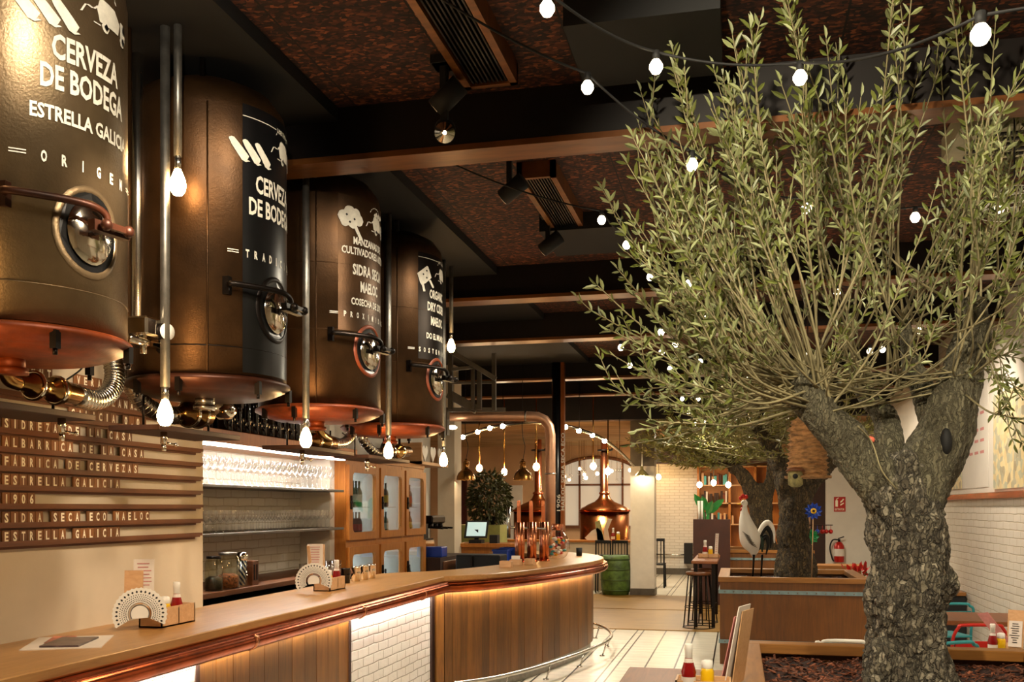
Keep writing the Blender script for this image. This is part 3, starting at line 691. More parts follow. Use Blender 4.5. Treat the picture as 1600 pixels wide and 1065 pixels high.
# small dark platforms with taps under the tanks
plats = [(2.3, YX(137, -2.6)), (YX(238, -2.6), YX(365, -2.6)), (YX(463, -2.6), YX(545, -2.6)), (YX(568, -2.6), YX(633, -2.6))]
pn = ['first', 'second', 'third', 'fourth']
for i, (ya, yb) in enumerate(plats):
    r = thing('tap_shelf', 'narrow dark wooden shelf with a small tap underneath, %s below the row of tanks' % pn[i], 'shelf', (-2.68, (ya+yb)/2, 2.05), 'tap shelves under the tanks')
    q = MB(); q.box((-2.83, ya, 2.055), (-2.56, yb, 2.08), bev=.003); q.build('board', m_dark, r)
    q = MB()
    for y in (ya+.08, yb-.08): q.cyl((-2.7, y, 2.08), (-2.7, y, 2.223), .006, n=6)
    q.build('hanger_rod', m_darkmetal, r)
    yt = yb-.13 if i == 0 else ya+.12
    q = MB(); q.cyl((-2.62, yt, 2.0), (-2.62, yt, 2.055), .016, n=10); q.cyl((-2.62, yt, 1.965), (-2.62, yt, 2.0), .011, n=10); q.cyl((-2.62, yt-.005, 2.005), (-2.57, yt+.02, 1.995), .006, n=6); q.ball((-2.57, yt+.02, 1.995), .01, 8); q.build('tap', m_chrome, r)

# pipes, hoses and clamps below the tanks
def pipe(pts, r_, mat_, lb, name='steel_hose', X=-2.72, n=12, par=None, dia=None):
    P = crom([at(x, y, X=xx if xx else X) for (x, y, xx) in pts], 6)
    q = MB(); q.tube(P, r_, n); 
    if dia:
        L_ = 0
        for i in range(1, len(P)-1, 1):
            d = (P[i+1]-P[i-1]).normalized()*.004; q.tube([P[i]-d, P[i]+d], r_*1.05, n)
    return tag(q.build(name, mat_), lb, 'hose')
pipe([(172, 545, -2.75), (179, 585, -2.72), (172, 612, -2.7), (150, 625, -2.68), (122, 619, -2.66)], .042, m_steel, 'thick ribbed steel hose bending left below the first tank', dia=1)
pipe([(194, 550, -2.8), (203, 595, -2.78), (226, 632, -2.76), (262, 648, -2.72), (290, 647, -2.7)], .042, m_steel, 'thick ribbed steel hose bending right below the first tank', dia=1)
pipe([(553, 655, -2.75), (552, 672, -2.72), (540, 690, -2.7), (520, 694, -2.68)], .036, m_steel, 'steel hose bending left under the golden brown tank', dia=1)
pipe([(560, 655, -2.78), (566, 685, -2.74), (585, 706, -2.7), (600, 706, -2.68)], .036, m_steel, 'steel hose bending right between the two cider tanks', dia=1)
def valve(pxs, py, X, lb, r_=.05):
    A = at(pxs[0], py[0], X=X); Bq = at(pxs[1], py[1], X=X); d = Bq-A; L_ = d.length; dn = d.normalized()
    r = thing('clamp_valve', lb, 'valve', (A+Bq)/2)
    Mr = dn.to_track_quat('Z', 'Y').to_matrix()
    q = MB(); q.lathe([(r_*.6, 0), (r_*.62, L_*.15), (r_*1.0, L_*.18), (r_*1.05, L_*.3), (r_*.7, L_*.34), (r_*.7, L_*.5), (r_*1.1, L_*.53), (r_*1.15, L_*.68), (r_*.95, L_*.72), (r_*.95, L_*.92), (r_*.6, L_)], A, 20, M=Mr); q.build('valve_body', m_brass, r)
    for f in (.24, .60):
        q = MB(); c_ = A+d*f; rr = r_*1.16
        e1 = Mr @ Vector((1, 0, 0)); e2 = Mr @ Vector((0, 1, 0))
        q.tube([c_+(e1*math.cos(2*PI*k/20)+e2*math.sin(2*PI*k/20))*rr for k in range(20)], .008, 6, closed=True)
        q.cyl(c_+e1*rr+Vector((0, 0, -.02)), c_+e1*rr+Vector((.03, 0, .035)), .007, n=8); q.build('hose_clamp', m_chrome, r)
    return r
valve(((28), (124)), (597, 617), -2.62, 'polished brass valve with hose clamps under the first tank', .045)
valve((285, 325), (645, 650), -2.66, 'round brass valve with clamps at the right end of the second shelf', .055)
valve((480, 522), (688, 693), -2.66, 'brass valve with clamps below the golden brown tank', .05)
valve((598, 640), (705, 705), -2.66, 'brass valve with clamps below the farthest tank', .045)
pipe([(5, 545, -2.6), (5, 575, -2.6), (14, 593, -2.6), (30, 600, -2.6)], .025, m_brass, 'brass elbow pipe below the first tank', 'brass_elbow')
pipe([(496, 648, -2.6), (497, 668, -2.6), (505, 680, -2.6), (514, 686, -2.62)], .026, m_brass, 'brass elbow pipe below the golden brown tank', 'brass_elbow')
pipe([(137, 551, -2.7), (128, 575, -2.7), (100, 596, -2.66)], .004, m_blackm, 'thin black hose hanging from the first tank', 'black_cable', n=6)
pipe([(535, 676, -2.7), (550, 690, -2.7), (500, 676, -2.7)], .004, m_blackm, 'thin black cable under the golden brown tank', 'black_cable', n=6)

# ------------------------------------------------------------------ niche behind the bar: shelves, glasses, bottles
def sup(o, **k): return o
nch = thing('bottle_shelf', 'thick oak shelf over the lit niche, carrying the dark bottles', 'shelf', (-3.9, 7, 2.17))
q = MB(); q.box((XB, Yend, 2.17), (-3.62, Yc0-.13, 2.265), bev=.004); q.build('board', m_oak2, nch)
q = MB(); q.box((-3.75, Yend+.2, 2.156), (-3.70, Yc0-.25, 2.168)); q.build('light_strip', emit('niche_strip_glow', (1, .95, .85, 1), 60), nch)
for (z, lb) in ((1.875, 'upper dark glass shelf of the niche, full of wine glasses'), (1.51, 'lower dark glass shelf of the niche, full of tulip glasses')):
    q = MB(); q.box((XB, Yend, z-.022), (-3.76, Yc0-.13, z), bev=.003); tag(q.build('glass_shelf', m_greybeam), lb, 'shelf', 'niche shelves')
q = MB(); q.box((XB, Yend, 1.06), (-3.62, Yc0-.13, 1.10), bev=.004); tag(q.build('wooden_ledge', m_rail), 'dark wooden ledge at the foot of the niche, holding jars', 'shelf')
q = MB(); q.box((XB+.005, Yend, 0), (-3.7, Yc0-.13, 1.0)); q.box((-3.7, Yend, .9), (-3.66, Yc0-.13, .98)); tag(q.build('back_cooler', m_blackm), 'black cooler cabinet under the niche ledge', 'cabinet')
def wine_glass(loc, h, r_, lb, grp):
    q = MB(); q.lathe([(r_*.8, 0), (r_*.75, .004), (.006, .012), (.004, h*.45), (.012, h*.49), (r_*.8, h*.6), (r_, h*.74), (r_*.82, h)], loc, 12, cap=False)
    return tag(q.build('wine_glass', m_glass), lb, 'glass', grp)
def glass_rows(z, h, r_, lb, grp, y0, y1, pitch, xs):
    first = None; y = y0
    while y < y1:
        for x in xs:
            if first is None: first = wine_glass((x, y, z), h, r_, lb, grp); base = first.location.copy()
            else:
                c = first.copy(); C.objects.link(c); c.location = (x, y, z)
        y += pitch
glass_rows(1.875, .215, .040, 'clear stemmed wine glass in the rows on the upper niche shelf', 'wine glasses on the upper niche shelf', 6.0, Yc0-.2, .105, (-3.84, -3.98))
glass_rows(1.51, .17, .036, 'clear tulip glass in the rows on the lower niche shelf', 'tulip glasses on the lower niche shelf', 6.0, Yc0-.2, .1, (-3.84, -3.97))
# tumblers on the ledge
q = MB(); q.lathe([(.026, 0), (.030, .10), (.0295, .10), (.025, .004)], (-3.72, 7.9, 1.10), 12, cap=False); t0 = tag(q.build('tumbler', m_glass), 'small clear tumbler in the row on the wooden niche ledge', 'glass', 'tumblers on the niche ledge')
for k in range(1, 12): c = t0.copy(); C.objects.link(c); c.location = (-3.72-.08*(k % 2), 7.85-.0+.075*k*.9, 1.10)
def bottle(loc, h, r_, mat_, lb, grp, name='beer_bottle', lab=None, cap=None, shape=0):
    t = thing(name, lb, 'bottle', loc, grp); x, y, z = loc
    prof = [(r_*.9, 0), (r_, .008), (r_, h*.55), (r_*.85, h*.64), (r_*.36, h*.76), (r_*.32, h*.95)] if shape == 0 else [(r_*.9, 0), (r_, .01), (r_, h*.66), (r_*.9, h*.74), (r_*.5, h*.83), (r_*.34, h*.87), (r_*.34, h*.96)]
    q = MB(); q.lathe(prof, loc, 14); q.build('glass_body', mat_, t)
    q = MB(); q.cyl((x, y, z+h*.94), (x, y, z+h), r_*.36, n=10); q.build('cap', cap or m_darkmetal, t)
    if lab: q = MB(); q.lathe([(r_*1.02, h*.18), (r_*1.02, h*.48)], loc, 14, cap=False); q.build('paper_label', lab, t)
    return t
g0 = bottle((-3.68, 6.2, 2.265), .33, .058, m_bottle, 'glossy black growler bottle in the rows on the thick oak shelf', 'black bottles on the oak shelf', 'growler_bottle', shape=1)
ys = [YX(px, -3.7) for px in (350, 364, 378, 391, 404, 416, 427, 438, 448, 457)]
for k, y in enumerate(ys):
    for j, x in enumerate((-3.69, -3.83)):
        if k == 0 and j == 0: g0.location = (x, y, 2.265)
        else: dup(g0, (x, y+.05*j, 2.265))
MB().lathe([(.03, -.02), (.045, 0), (.045, .06), (.02, .09)], at(343, 642, X=-2.66), 14, M=Matrix.Rotation(PI/2, 3, 'Y')).build('valve_cap', m_chrome, bpy.data.objects['clamp_valve.001'])
# jars on the ledge
def jar(px, w_, h, mat_in, lb, lid):
    y = YX(px, -3.70); t = thing('storage_jar', lb, 'jar', (-3.70, y, 1.10)); L_ = (-3.70, y, 1.10)
    q = MB(); q.lathe([(w_*.9, 0), (w_, .01), (w_, h*.8), (w_*.75, h*.92), (w_*.75, h*.95)], L_, 18, cap=False); q.build('glass_body', m_jar, t)
    if mat_in is not None:
        q = MB(); q.lathe([(w_*.85, .006), (w_*.93, .02), (w_*.93, h*.35 if lid else h*.7), (w_*.5, h*.42 if lid else h*.72)], L_, 14); q.build('contents', mat_in, t)
    if lid: q = MB(); q.lathe([(w_*.8, h*.93), (w_*.8, h), (.01, h)], L_, 18); q.build('lid', lid, t)
    return t
m_nuts = M('nuts', '#9a5a30', .6, 0, var=.7, vs=60, bump=.6, bs=60)
jar(334, .065, .25, M('olives', '#2a2414', .4, 0, var=.6, vs=60), 'tall jar of dark olives at the left of the niche ledge', m_darkmetal)
jar(356, .085, .27, m_nuts, 'large clear jar with brown nuts on the niche ledge', m_steelb)
y = YX(378, -3.70); t = thing('straw_jar', 'jar of blue and white striped straws on the niche ledge', 'jar', (-3.70, y, 1.10))
q = MB(); q.lathe([(.04, 0), (.042, .2), (.04, .2)], (-3.70, y, 1.10), 14, cap=False); q.build('glass_body', m_jar, t)
def stripe_mat():
    t_ = NT('striped_straw'); w_ = t_.new('ShaderNodeTexWave'); w_.inputs['Scale'].default_value = 14; w_.wave_type = 'BANDS'; w_.bands_direction = 'DIAGONAL'; t_.L(t_.co(), w_.inputs[0])
    t_.set(t_.ramp(w_.outputs['Color'], [(.45, srgb('#27406a')), (.55, srgb('#e8e6e0'))]), .5); return t_.m
m_stripe = stripe_mat()
for k in range(8): q = MB(); a = k*2*PI/8; q.cyl((-3.70+.015*math.cos(a), y+.015*math.sin(a), 1.11), (-3.70+.03*math.cos(a), y+.03*math.sin(a), 1.34), .009, n=6); q.build('straw', m_stripe, t)
q = MB(); q.lathe([(.045, .2), (.05, .235), (.03, .26), (.002, .265)], (-3.70, y, 1.10), 14, cap=False); q.build('dome_lid', m_chrome, t)
y = YX(392, -3.70); t = thing('utensil_box', 'small slotted wooden box on the niche ledge beside the straws', 'box', (-3.70, y, 1.10))
q = MB(); q.box((-3.74, y-.05, 1.10), (-3.66, y+.05, 1.29), bev=.004); q.build('box_body', m_rail, t)
q = MB()
for dy in (-.02, .02): q.box((-3.661, y+dy-.008, 1.14), (-3.657, y+dy+.008, 1.26))
q.build('slot', m_blackm, t)

# ------------------------------------------------------------------ fridge cabinet with six glass doors
zt = ZX(540, 710, XF); cab = thing('fridge_cabinet', 'oak bar fridge cabinet with six lit glass doors', 'cabinet', (XF-.2, (Yc0+Yc1)/2, 0))
dpx = [(540, 588.5), (590, 628.5), (630, 662)]
ZU1, ZU0 = ZX(540, 725, XF), ZX(540, 844, XF); ZL1 = ZX(540, 855, XF); ZL0 = .72
q = MB(); D_ = .5; XBk = XF-D_
q.box((XBk, Yc0, 0), (XF, Yc0+.04, zt)); q.box((XBk, Yc1-.04, 0), (XF, Yc1, zt)); q.box((XBk+.01, Yc0-.002, zt-.05), (XF+.012, Yc1+.006, zt+.002)); q.box((XBk+.01, Yc0+.01, 0.01), (XF-.002, Yc1-.01, ZL0+.02))
q.box((XBk+.01, Yc0+.01, ZL1-.03), (XF-.002, Yc1-.01, ZU0+.04)); q.box((XBk+.01, Yc0+.01, zt-.12), (XF-.002, Yc1-.01, zt-.052))
for (a, b_) in dpx[:2]: yy = YX(b_+.7, XF); q.box((XBk, yy-.03, 0), (XF, yy+.03, zt))
q.build('carcass', m_oak2, cab)
q = MB(); q.box((XBk-.01, Yc0, .5), (XBk, Yc1, zt)); q.build('inner_back', m_white, cab)
q = MB()
for i, (pa, pb) in enumerate(dpx): q.box((XBk, YX(pb, XF)-.042, ZL0), (XF-.03, YX(pb, XF)-.037, zt-.1)); q.box((XBk, YX(pa, XF)+.037, ZL0), (XF-.03, YX(pa, XF)+.042, zt-.1))
q.build('side_liner', m_white, cab)
q = MB()
for i, (pa, pb) in enumerate(dpx):
    ya, yb = YX(pa, XF), YX(pb, XF)
    for (z0, z1) in ((ZU0+.05, ZU1), (ZL0+.03, ZL1-.02)): q.box((XF-.16, yb-.036, z0), (XF-.05, yb-.030, z1)); q.box((XBk+.002, yb-.3, z0), (XBk+.008, yb-.1, z1))
q.build('fridge_lamp', m_fridge, cab)
for i, (pa, pb) in enumerate(dpx):
    ya, yb = YX(pa, XF)+.015, YX(pb, XF)-.015
    for j, (z0, z1) in enumerate(((ZU0, ZU1), (ZL0, ZL1))):
        dn_ = 'door'; q = MB(); x0, x1 = XF, XF+.035; fw = .085
        # frame with a rounded opening
        import itertools
        out = [(ya, z0), (yb, z0), (yb, z1), (ya, z1)]; iy0, iy1, iz0, iz1 = ya+fw, yb-fw, z0+fw*.9, z1-fw*.9; rr = .06
        inn = []
        for (cy, cz, a0) in ((iy0+rr, iz0+rr, PI), (iy1-rr, iz0+rr, 1.5*PI), (iy1-rr, iz1-rr, 0), (iy0+rr, iz1-rr, .5*PI)):
            for k in range(5): a = a0+k*PI/8; inn.append((cy+rr*math.cos(a), cz+rr*math.sin(a)))
        ou = []
        for k in range(4):
            for m_ in range(5): ou.append(out[k])
        vs = [(x1, p[0], p[1]) for p in ou]+[(x1, p[0], p[1]) for p in inn]+[(x0, p[0], p[1]) for p in inn]+[(x0, p[0], p[1]) for p in ou]; n = 20
        fs = []
        for k in range(n):
            k2 = (k+1) % n; fs += [(k, k2, n+k2, n+k), (n+k, n+k2, 2*n+k2, 2*n+k), (3*n+k, 3*n+k2, k2, k)]
        q.add(vs, fs, False); dr = q.build('door', m_oak2, cab)
        q = MB(); q.box((x0+.012, iy0-.02, iz0-.02), (x0+.016, iy1+.02, iz1+.02)); q.build('glass_pane', m_amber, dr)
        q = MB(); zc = (z0+z1)/2; q.lathe([(.02, 0), (.03, .008), (.01, .022)], (x1, ya+.035, zc), 12, M=Matrix.Rotation(PI/2, 3, 'Y')); q.box((x1, ya+.015, zc-.07), (x1+.018, ya+.05, zc+.07), bev=.006); q.build('handle', m_darkmetal, dr)
        q = MB()
        for zz in (z0+.1, z1-.1): q.cyl((x1-.01, yb+.004, zz-.03), (x1-.01, yb+.004, zz+.03), .008, n=8)
        q.build('hinge', m_darkmetal, dr)
    for zz in ((ZU0+.33, ) if True else ()):
        q = MB()
        for k in range(9): q.cyl((XBk+.02+.035*k, ya+.02, zz), (XBk+.02+.035*k, yb-.02, zz), .003, n=5)
        for k in range(8): yy = ya+.04+(yb-ya-.08)*k/7; q.cyl((XBk+.02, yy, zz), (XF-.06, yy, zz), .003, n=5)
        q.build('wire_rack', m_steel, cab)
fb = None; cols = [m_bbottle, m_gbottle, m_bbottle]
mlw = m_paper
floors = [(ZU0+.04, 'lower tier of the upper fridge doors'), (ZU0+.335, 'upper tier of the upper fridge doors'), (ZL0+.02, 'bottom fridge compartments')]
protos = {}
for fi, (z, nm) in enumerate(floors):
    for i, (pa, pb) in enumerate(dpx):
        ya, yb = YX(pa, XF)+.08, YX(pb, XF)-.22
        k = 0; y = ya
        mb_ = [m_bbottle, m_gbottle, m_bbottle][(i+fi) % 3]
        while y < yb:
            for x in (XF-.10, XF-.19):
                key = (fi, i); lb = 'chilled bottle behind the %s glass door, %s' % (['left', 'middle', 'right'][i], nm)
                if key not in protos: protos[key] = bottle((x, y, z), .27 if fi else .24, .033, mb_, lb, 'bottles in the fridge cabinet, ' + ['left', 'middle', 'right'][i] + ' door, ' + nm, lab=[m_redm, mlw, m_yellow][(i+fi) % 3] if fi < 2 else None)
                else: dup(protos[key], (x, y, z))
            y += .085
# things on the cabinet
p = at(680, 728, X=-3.75); t = thing('heart_crate', 'wooden crate with white heart shaped signs beyond the fridge cabinet', 'crate', (p.x-.1, p.y, p.z))
y0, y1 = YX(655, -3.75), YX(697, -3.75); y1 = min(y1, YP-.05)
q = MB(); q.box((-4.1, y0, p.z), (-3.72, y1, p.z+.035)); q.box((-4.1, y0, p.z), (-3.72, y0+.03, p.z+.26)); q.box((-4.1, y0, p.z), (-4.07, y1, p.z+.26)); q.build('crate_body', m_lightwood, t)
for k in range(3):
    yy = y0+.15+k*(y1-y0-.3)/2.5; s_ = .11; hp = []
    for m_ in range(24):
        a = 2*PI*m_/24; hp.append((s_/16*16*math.sin(a)**3, s_/16*(13*math.cos(a)-5*math.cos(2*a)-2*math.cos(3*a)-math.cos(4*a))))
    q = MB(); q.prism(hp, (-3.74, yy, p.z+.15), (0, 1, 0), (0, 0, 1), .015); q.build('heart_sign', m_white, t)
q = MB(); q.box((-3.82, Yc0+.1, zt), (-3.5, Yc0+.7, zt+.02)); q = MB()
for k in range(3):
    y = YX(600+12*k, -3.95); bottle((-3.95, y, zt), .3, .045, m_bottle, 'dark bottle standing on top of the fridge cabinet, %s' % ['left', 'centre', 'right'][k], 'bottles on the fridge cabinet')

# ------------------------------------------------------------------ items on the bar worktop
def ketchup(loc, lb, s=1.0, grp=None):
    x, y, z = loc; t = thing('ketchup_bottle', lb, 'sauce bottle', loc, grp)
    q = MB(); q.lathe([(.026*s, 0), (.029*s, .008*s), (.029*s, .07*s), (.031*s, .08*s), (.016*s, .135*s), (.013*s, .15*s)], loc, 16); q.build('red_body', m_red, t)
    q = MB(); q.lathe([(.0135*s, .135*s), (.0155*s, .138*s), (.0155*s, .165*s), (.017*s, .17*s), (.017*s, .192*s), (.014*s, .196*s)], loc, 14); q.build('white_cap', m_white, t)
    q = MB(); q.lathe([(.030*s, .018*s), (.030*s, .062*s)], loc, 16, cap=False); q.lathe([(.0205*s, .12*s), (.0165*s, .136*s)], loc, 14, cap=False); q.build('paper_label', m_paper, t)
    return t
def mustard(loc, lb, s=1.0, grp=None):
    x, y, z = loc; t = thing('mustard_bottle', lb, 'sauce bottle', loc, grp)
    q = MB(); q.lathe([(.026*s, 0), (.029*s, .006*s), (.029*s, .085*s), (.024*s, .10*s), (.02*s, .105*s)], loc, 16); q.build('yellow_body', m_yellow, t)
    q = MB(); q.lathe([(.023*s, .1*s), (.024*s, .103*s), (.024*s, .132*s), (.012*s, .137*s)], loc, 16); q.build('white_cap', m_white, t)
    return t
def caddy(P, lx, ly, h, rz, lb, z):
    t = thing('condiment_box', lb, 'box', (P.x, P.y, z)); t.rotation_euler = (0, 0, rz)
    q = MB(); th = .008
    a = Vector((P.x, P.y, z))
    q.box(a+Vector((-lx/2, -ly/2, 0)), a+Vector((lx/2, ly/2, .008))); q.box(a+Vector((-lx/2, -ly/2, 0)), a+Vector((-lx/2+th, ly/2, h))); q.box(a+Vector((lx/2-th, -ly/2, 0)), a+Vector((lx/2, ly/2, h)))
    q.box(a+Vector((-lx/2, -ly/2, 0)), a+Vector((lx/2, -ly/2+th, h))); q.box(a+Vector((-lx/2, ly/2-th, 0)), a+Vector((lx/2, ly/2, h))); q.box(a+Vector((-lx/2, -.004, 0)), a+Vector((lx/2, .004, h*.9)))
    q.build('box_body', m_lightwood, t); return t
def doily(c, r_, nrm, lb, fac=1.0):
    c = Vector(c); n = Vector(nrm).normalized(); u = n.cross(Vector((0, 0, 1))).normalized()*-1; v = n.cross(u); 
    if v.z < 0: v = -v
    t = thing('paper_doily', lb, 'doily', c)
    A0, A1 = math.radians(-25), math.radians(212)
    def ringpts(r0, k=72, sc=0): return [c+(u*math.cos(A0+(A1-A0)*i/(k-1))+v*math.sin(A0+(A1-A0)*i/(k-1)))*(r0*(1+sc*(i % 3 == 1))) for i in range(k)]
    q = MB(); rr = [(r_, .035), (r_*.93, 0), (r_*.44, 0)]; vs = []
    for (a, sc) in rr: vs += ringpts(a, 72, sc)
    fs = [(j*72+i, j*72+i+1, (j+1)*72+i+1, (j+1)*72+i) for j in range(2) for i in range(71)]
    bk = [p-n*.0015 for p in vs]; q.add(vs, fs, False); q.add(bk, [tuple(reversed(f)) for f in fs], False); q.build('lace_sheet', m_white, t)
    q = MB()
    def dia(p0, a, w_, h_): 
        er = u*math.cos(a)+v*math.sin(a); et = -u*math.sin(a)+v*math.cos(a); q.add([p0+er*h_+n*.001, p0+et*w_+n*.001, p0-er*h_+n*.001, p0-et*w_+n*.001], [(0, 1, 2, 3)], False)
    for i in range(22): a = A0+(A1-A0)*(i+.5)/22; dia(c+(u*math.cos(a)+v*math.sin(a))*r_*.86, a, r_*.045, r_*.06)
    for i in range(34): 
        for m_, f in enumerate((.74, .66, .58, .51)): a = A0+(A1-A0)*(i+.25+.5*(m_ % 2))/34; dia(c+(u*math.cos(a)+v*math.sin(a))*r_*f, a, r_*.024, r_*.028)
    for f in (.44, .36, .34): 
        A = ringpts(r_*f*1.0, 48); B3 = ringpts(r_*(f-.014), 48); q.add([p+n*.0012 for p in A+B3], [(i, i+1, 49+i, 48+i) for i in range(47)], False)
    q.build('cut_pattern', m_blackm, t)
    q = MB(); A = ringpts(r_*.36, 48); q.add(A, [tuple(range(48))], False); q.add([p-n*.002 for p in A], [tuple(reversed(range(48)))], False); q.build('centre_disc', m_white, t)
    return t
def card(c, w_, h_, nrm, mat_, name, lb, ink=None, cat='menu'):
    c = Vector(c); n = Vector(nrm).normalized(); u = Vector((0, 0, 1)).cross(n).normalized(); v = n.cross(u)
    t = thing(name, lb, cat, c-v*h_/2)
    q = MB(); q.prism([(-w_/2, -h_/2), (w_/2, -h_/2), (w_/2, h_/2), (-w_/2, h_/2)], c, u, v, .004); q.build('sheet', mat_, t)
    if ink:
        q = MB()
        for k in range(9):
            ww = w_*random.uniform(.3, .8)/2; yy = h_*(.40-.09*k); x_ = random.uniform(-.05, .05)*w_
            q.add([c+n*.006+u*(x_-ww)+v*yy, c+n*.006+u*(x_+ww)+v*yy, c+n*.006+u*(x_+ww)+v*(yy-h_*.025), c+n*.006+u*(x_-ww)+v*(yy-h_*.025)], [(0, 1, 2, 3)], False)
        q.build('print', ink, t)
    return t
BT = 1.10
P = at(262, 975, Z=BT)
caddy(P, .13, .30, .10, 0, 'light wooden condiment box on the near part of the bar worktop', BT)
ketchup((P.x+.02, P.y+.05, BT+.01), 'ketchup bottle in the near wooden box on the bar', 1.05)
mustard((P.x-.0, P.y-.025, BT+.01), 'mustard bottle in the near wooden box on the bar', 1.0)
doily((P.x+.03, P.y-.28, BT+.085), .125, (.45, -1, .15), 'round white lace paper doily standing by the near bar box')
c_ = at(223, 898, d=P.y*.99); card((P.x-.07, P.y-.1, BT+.24), .10, .2, (.45, -1, .05), m_paper, 'menu_card', 'printed menu card behind the near doily on the bar', m_pink)
card((P.x-.10, P.y-.14, BT+.2), .09, .17, (.45, -1, .1), m_lightwood, 'menu_clipboard', 'brown clipboard tilted behind the near doily on the bar')
P = at(515, 921, Z=BT)
caddy(P, .13, .27, .095, 0, 'light wooden condiment box on the bar in front of the fridge cabinet', BT)
ketchup((P.x+.02, P.y+.08, BT+.01), 'ketchup bottle in the far wooden box on the bar', 1.05)
mustard((P.x-.0, P.y-.02, BT+.01), 'mustard bottle in the far wooden box on the bar', 1.0)
doily((P.x+.0, P.y-.27, BT+.085), .125, (.45, -1, .15), 'round white lace paper doily standing by the far bar box')
card((P.x-.05, P.y-.14, BT+.24), .11, .2, (.45, -1, .05), m_paper, 'menu_card', 'printed menu card behind the far doily on the bar', m_pink)
for k, dy in enumerate((-.2, .0)): q = MB(); q.bar((P.x-.05, P.y+dy, BT+.1), (P.x-.06, P.y+dy-.03+.05*k, BT+.33), .02, .012); tag(q.build('wooden_fork', m_lightwood), ['left', 'right'][k]+' wooden server standing beside the far menu card', 'utensil')
P = at(108, 1004, Z=BT); t = thing('magazine', 'open magazine lying on the bar at the left edge', 'magazine', (P.x, P.y, BT))
q = MB(); q.box((P.x-.16, P.y-.2, BT), (P.x+.16, P.y+.2, BT+.004), rot=.5); q.build('cover_sheet', m_paper, t)
q = MB(); q.box((P.x-.06, P.y-.16, BT+.004), (P.x+.1, P.y+.12, BT+.012), rot=.35); q.build('booklet', M('photo_print', '#4a3a3c', .3, 0, var=.8, vs=18), t)
q = MB(); q.box((P.x-.14, P.y-.05, BT+.004), (P.x-.04, P.y+.17, BT+.006), rot=.5); q.build('picture', M('picture_print', '#b5533a', .3, 0, var=.8, vs=14), t)

# steel jugs between box and fridge, seen above the worktop
for k, px in enumerate((540, 556, 569, 580)):
    P = at(px, 905, X=-3.05); q = MB(); q.lathe([(.035, 0), (.04, .07), (.038, .11), (.042, .12)], (P.x, P.y, 1.1), 14); tag(q.build('steel_cup', m_chrome if k != 0 else m_bottle), ['dark', 'wide steel', 'narrow steel', 'rightmost steel'][k]+' cup behind the bar in front of the lower fridge doors', 'cup', 'bar cups')

# ------------------------------------------------------------------ beer tap tower on the bar bend
P = at(831, 879, Z=BT); t = thing('tap_tower', 'copper beer tap tower of three columns with tall handles on the bar bend', 'beer tap', (P.x, P.y, BT))
for k, px in enumerate((812, 831, 850)):
    c_ = at(px, 875, d=10.6+.12*k); x, y = c_.x, c_.y
    for m_, (dx, dy) in enumerate(((-.028, 0), (.028, .0), (0, -.035))):
        q = MB(); q.cyl((x+dx, y+dy, BT), (x+dx, y+dy, BT+.44), .026, n=14); q.build('column_tube', m_copperb, t)
    q = MB(); q.lathe([(.07, 0), (.07, .012), (.05, .02)], (x, y, BT), 18); q.build('base_flange', m_copper, t)
    q = MB(); q.bar((x-.0, y-.03, BT+.44), (x-.0, y-.045, BT+.66), .04, .022); q.box((x-.016, y-.06, BT+.62), (x+.016, y-.035, BT+.68)); q.build('tap_handle', m_copperb, t)
q = MB(); a = at(795, 823, d=10.6); b_ = at(852, 826, d=10.8); q.cyl(a, b_, .016, n=10); q.cyl(a+Vector((0, 0, -.12)), a+Vector((0, 0, .22)), .02, n=10); q.build('cross_pipe', m_steel, t)
for k, (px, py, w_) in enumerate(((791, 887, .12), (806, 884, .11), (828, 883, .10))):
    c_ = at(px, py-1, Z=BT); q = MB(); q.box((c_.x-w_/2, c_.y-.05, BT), (c_.x+w_/2, c_.y+.05, BT+.065), bev=.003); r = tag(q.build('coaster_box', m_lightwood), ['leftmost', 'middle', 'rightmost'][k]+' light wooden coaster box left of the tap tower', 'box', 'coaster boxes')
    if k == 1: q = MB(); q.box((c_.x-.045, c_.y-.04, BT+.066), (c_.x+.045, c_.y+.04, BT+.10), rot=.2); tag(q.build('napkin_stack', m_white), 'white napkins on the middle coaster box', 'napkins')
c_ = at(871, 872, Z=BT); t = thing('glass_vase', 'round clear glass vase filled with coloured corks on the bar bend', 'vase', (c_.x, c_.y, BT))
q = MB(); q.lathe([(.07, 0), (.11, .03), (.15, .12), (.14, .22), (.09, .30), (.065, .33), (.08, .36), (.07, .40)], (c_.x, c_.y, BT), 28, cap=False); q.build('glass_body', glass('rosy_glass', (1, .95, .92, 1)), t)
q = MB(); q.lathe([(.068, .335), (.074, .35), (.074, .395), (.068, .41)], (c_.x, c_.y, BT), 24, cap=False); q.build('copper_neck', m_copperb, t)
for k in range(34):
    a = random.uniform(0, 2*PI); rr = random.uniform(.03, .10); z = BT+random.uniform(.04, .25); q = MB(); q.ball((c_.x+rr*math.cos(a), c_.y+rr*math.sin(a), z), .026, 8, (1, 1, .7)); q.build('bottle_cap', [m_white, m_teal, m_yellow, m_white, m_redm, m_copperb][k % 6], t)
c_ = at(905, 868, Z=BT); q = MB(); q.lathe([(.035, 0), (.04, .1), (.036, .1), (.03, .01)], (c_.x, c_.y, BT), 14); tag(q.build('black_cup', m_blackm), 'black cup at the far end of the bar', 'cup')

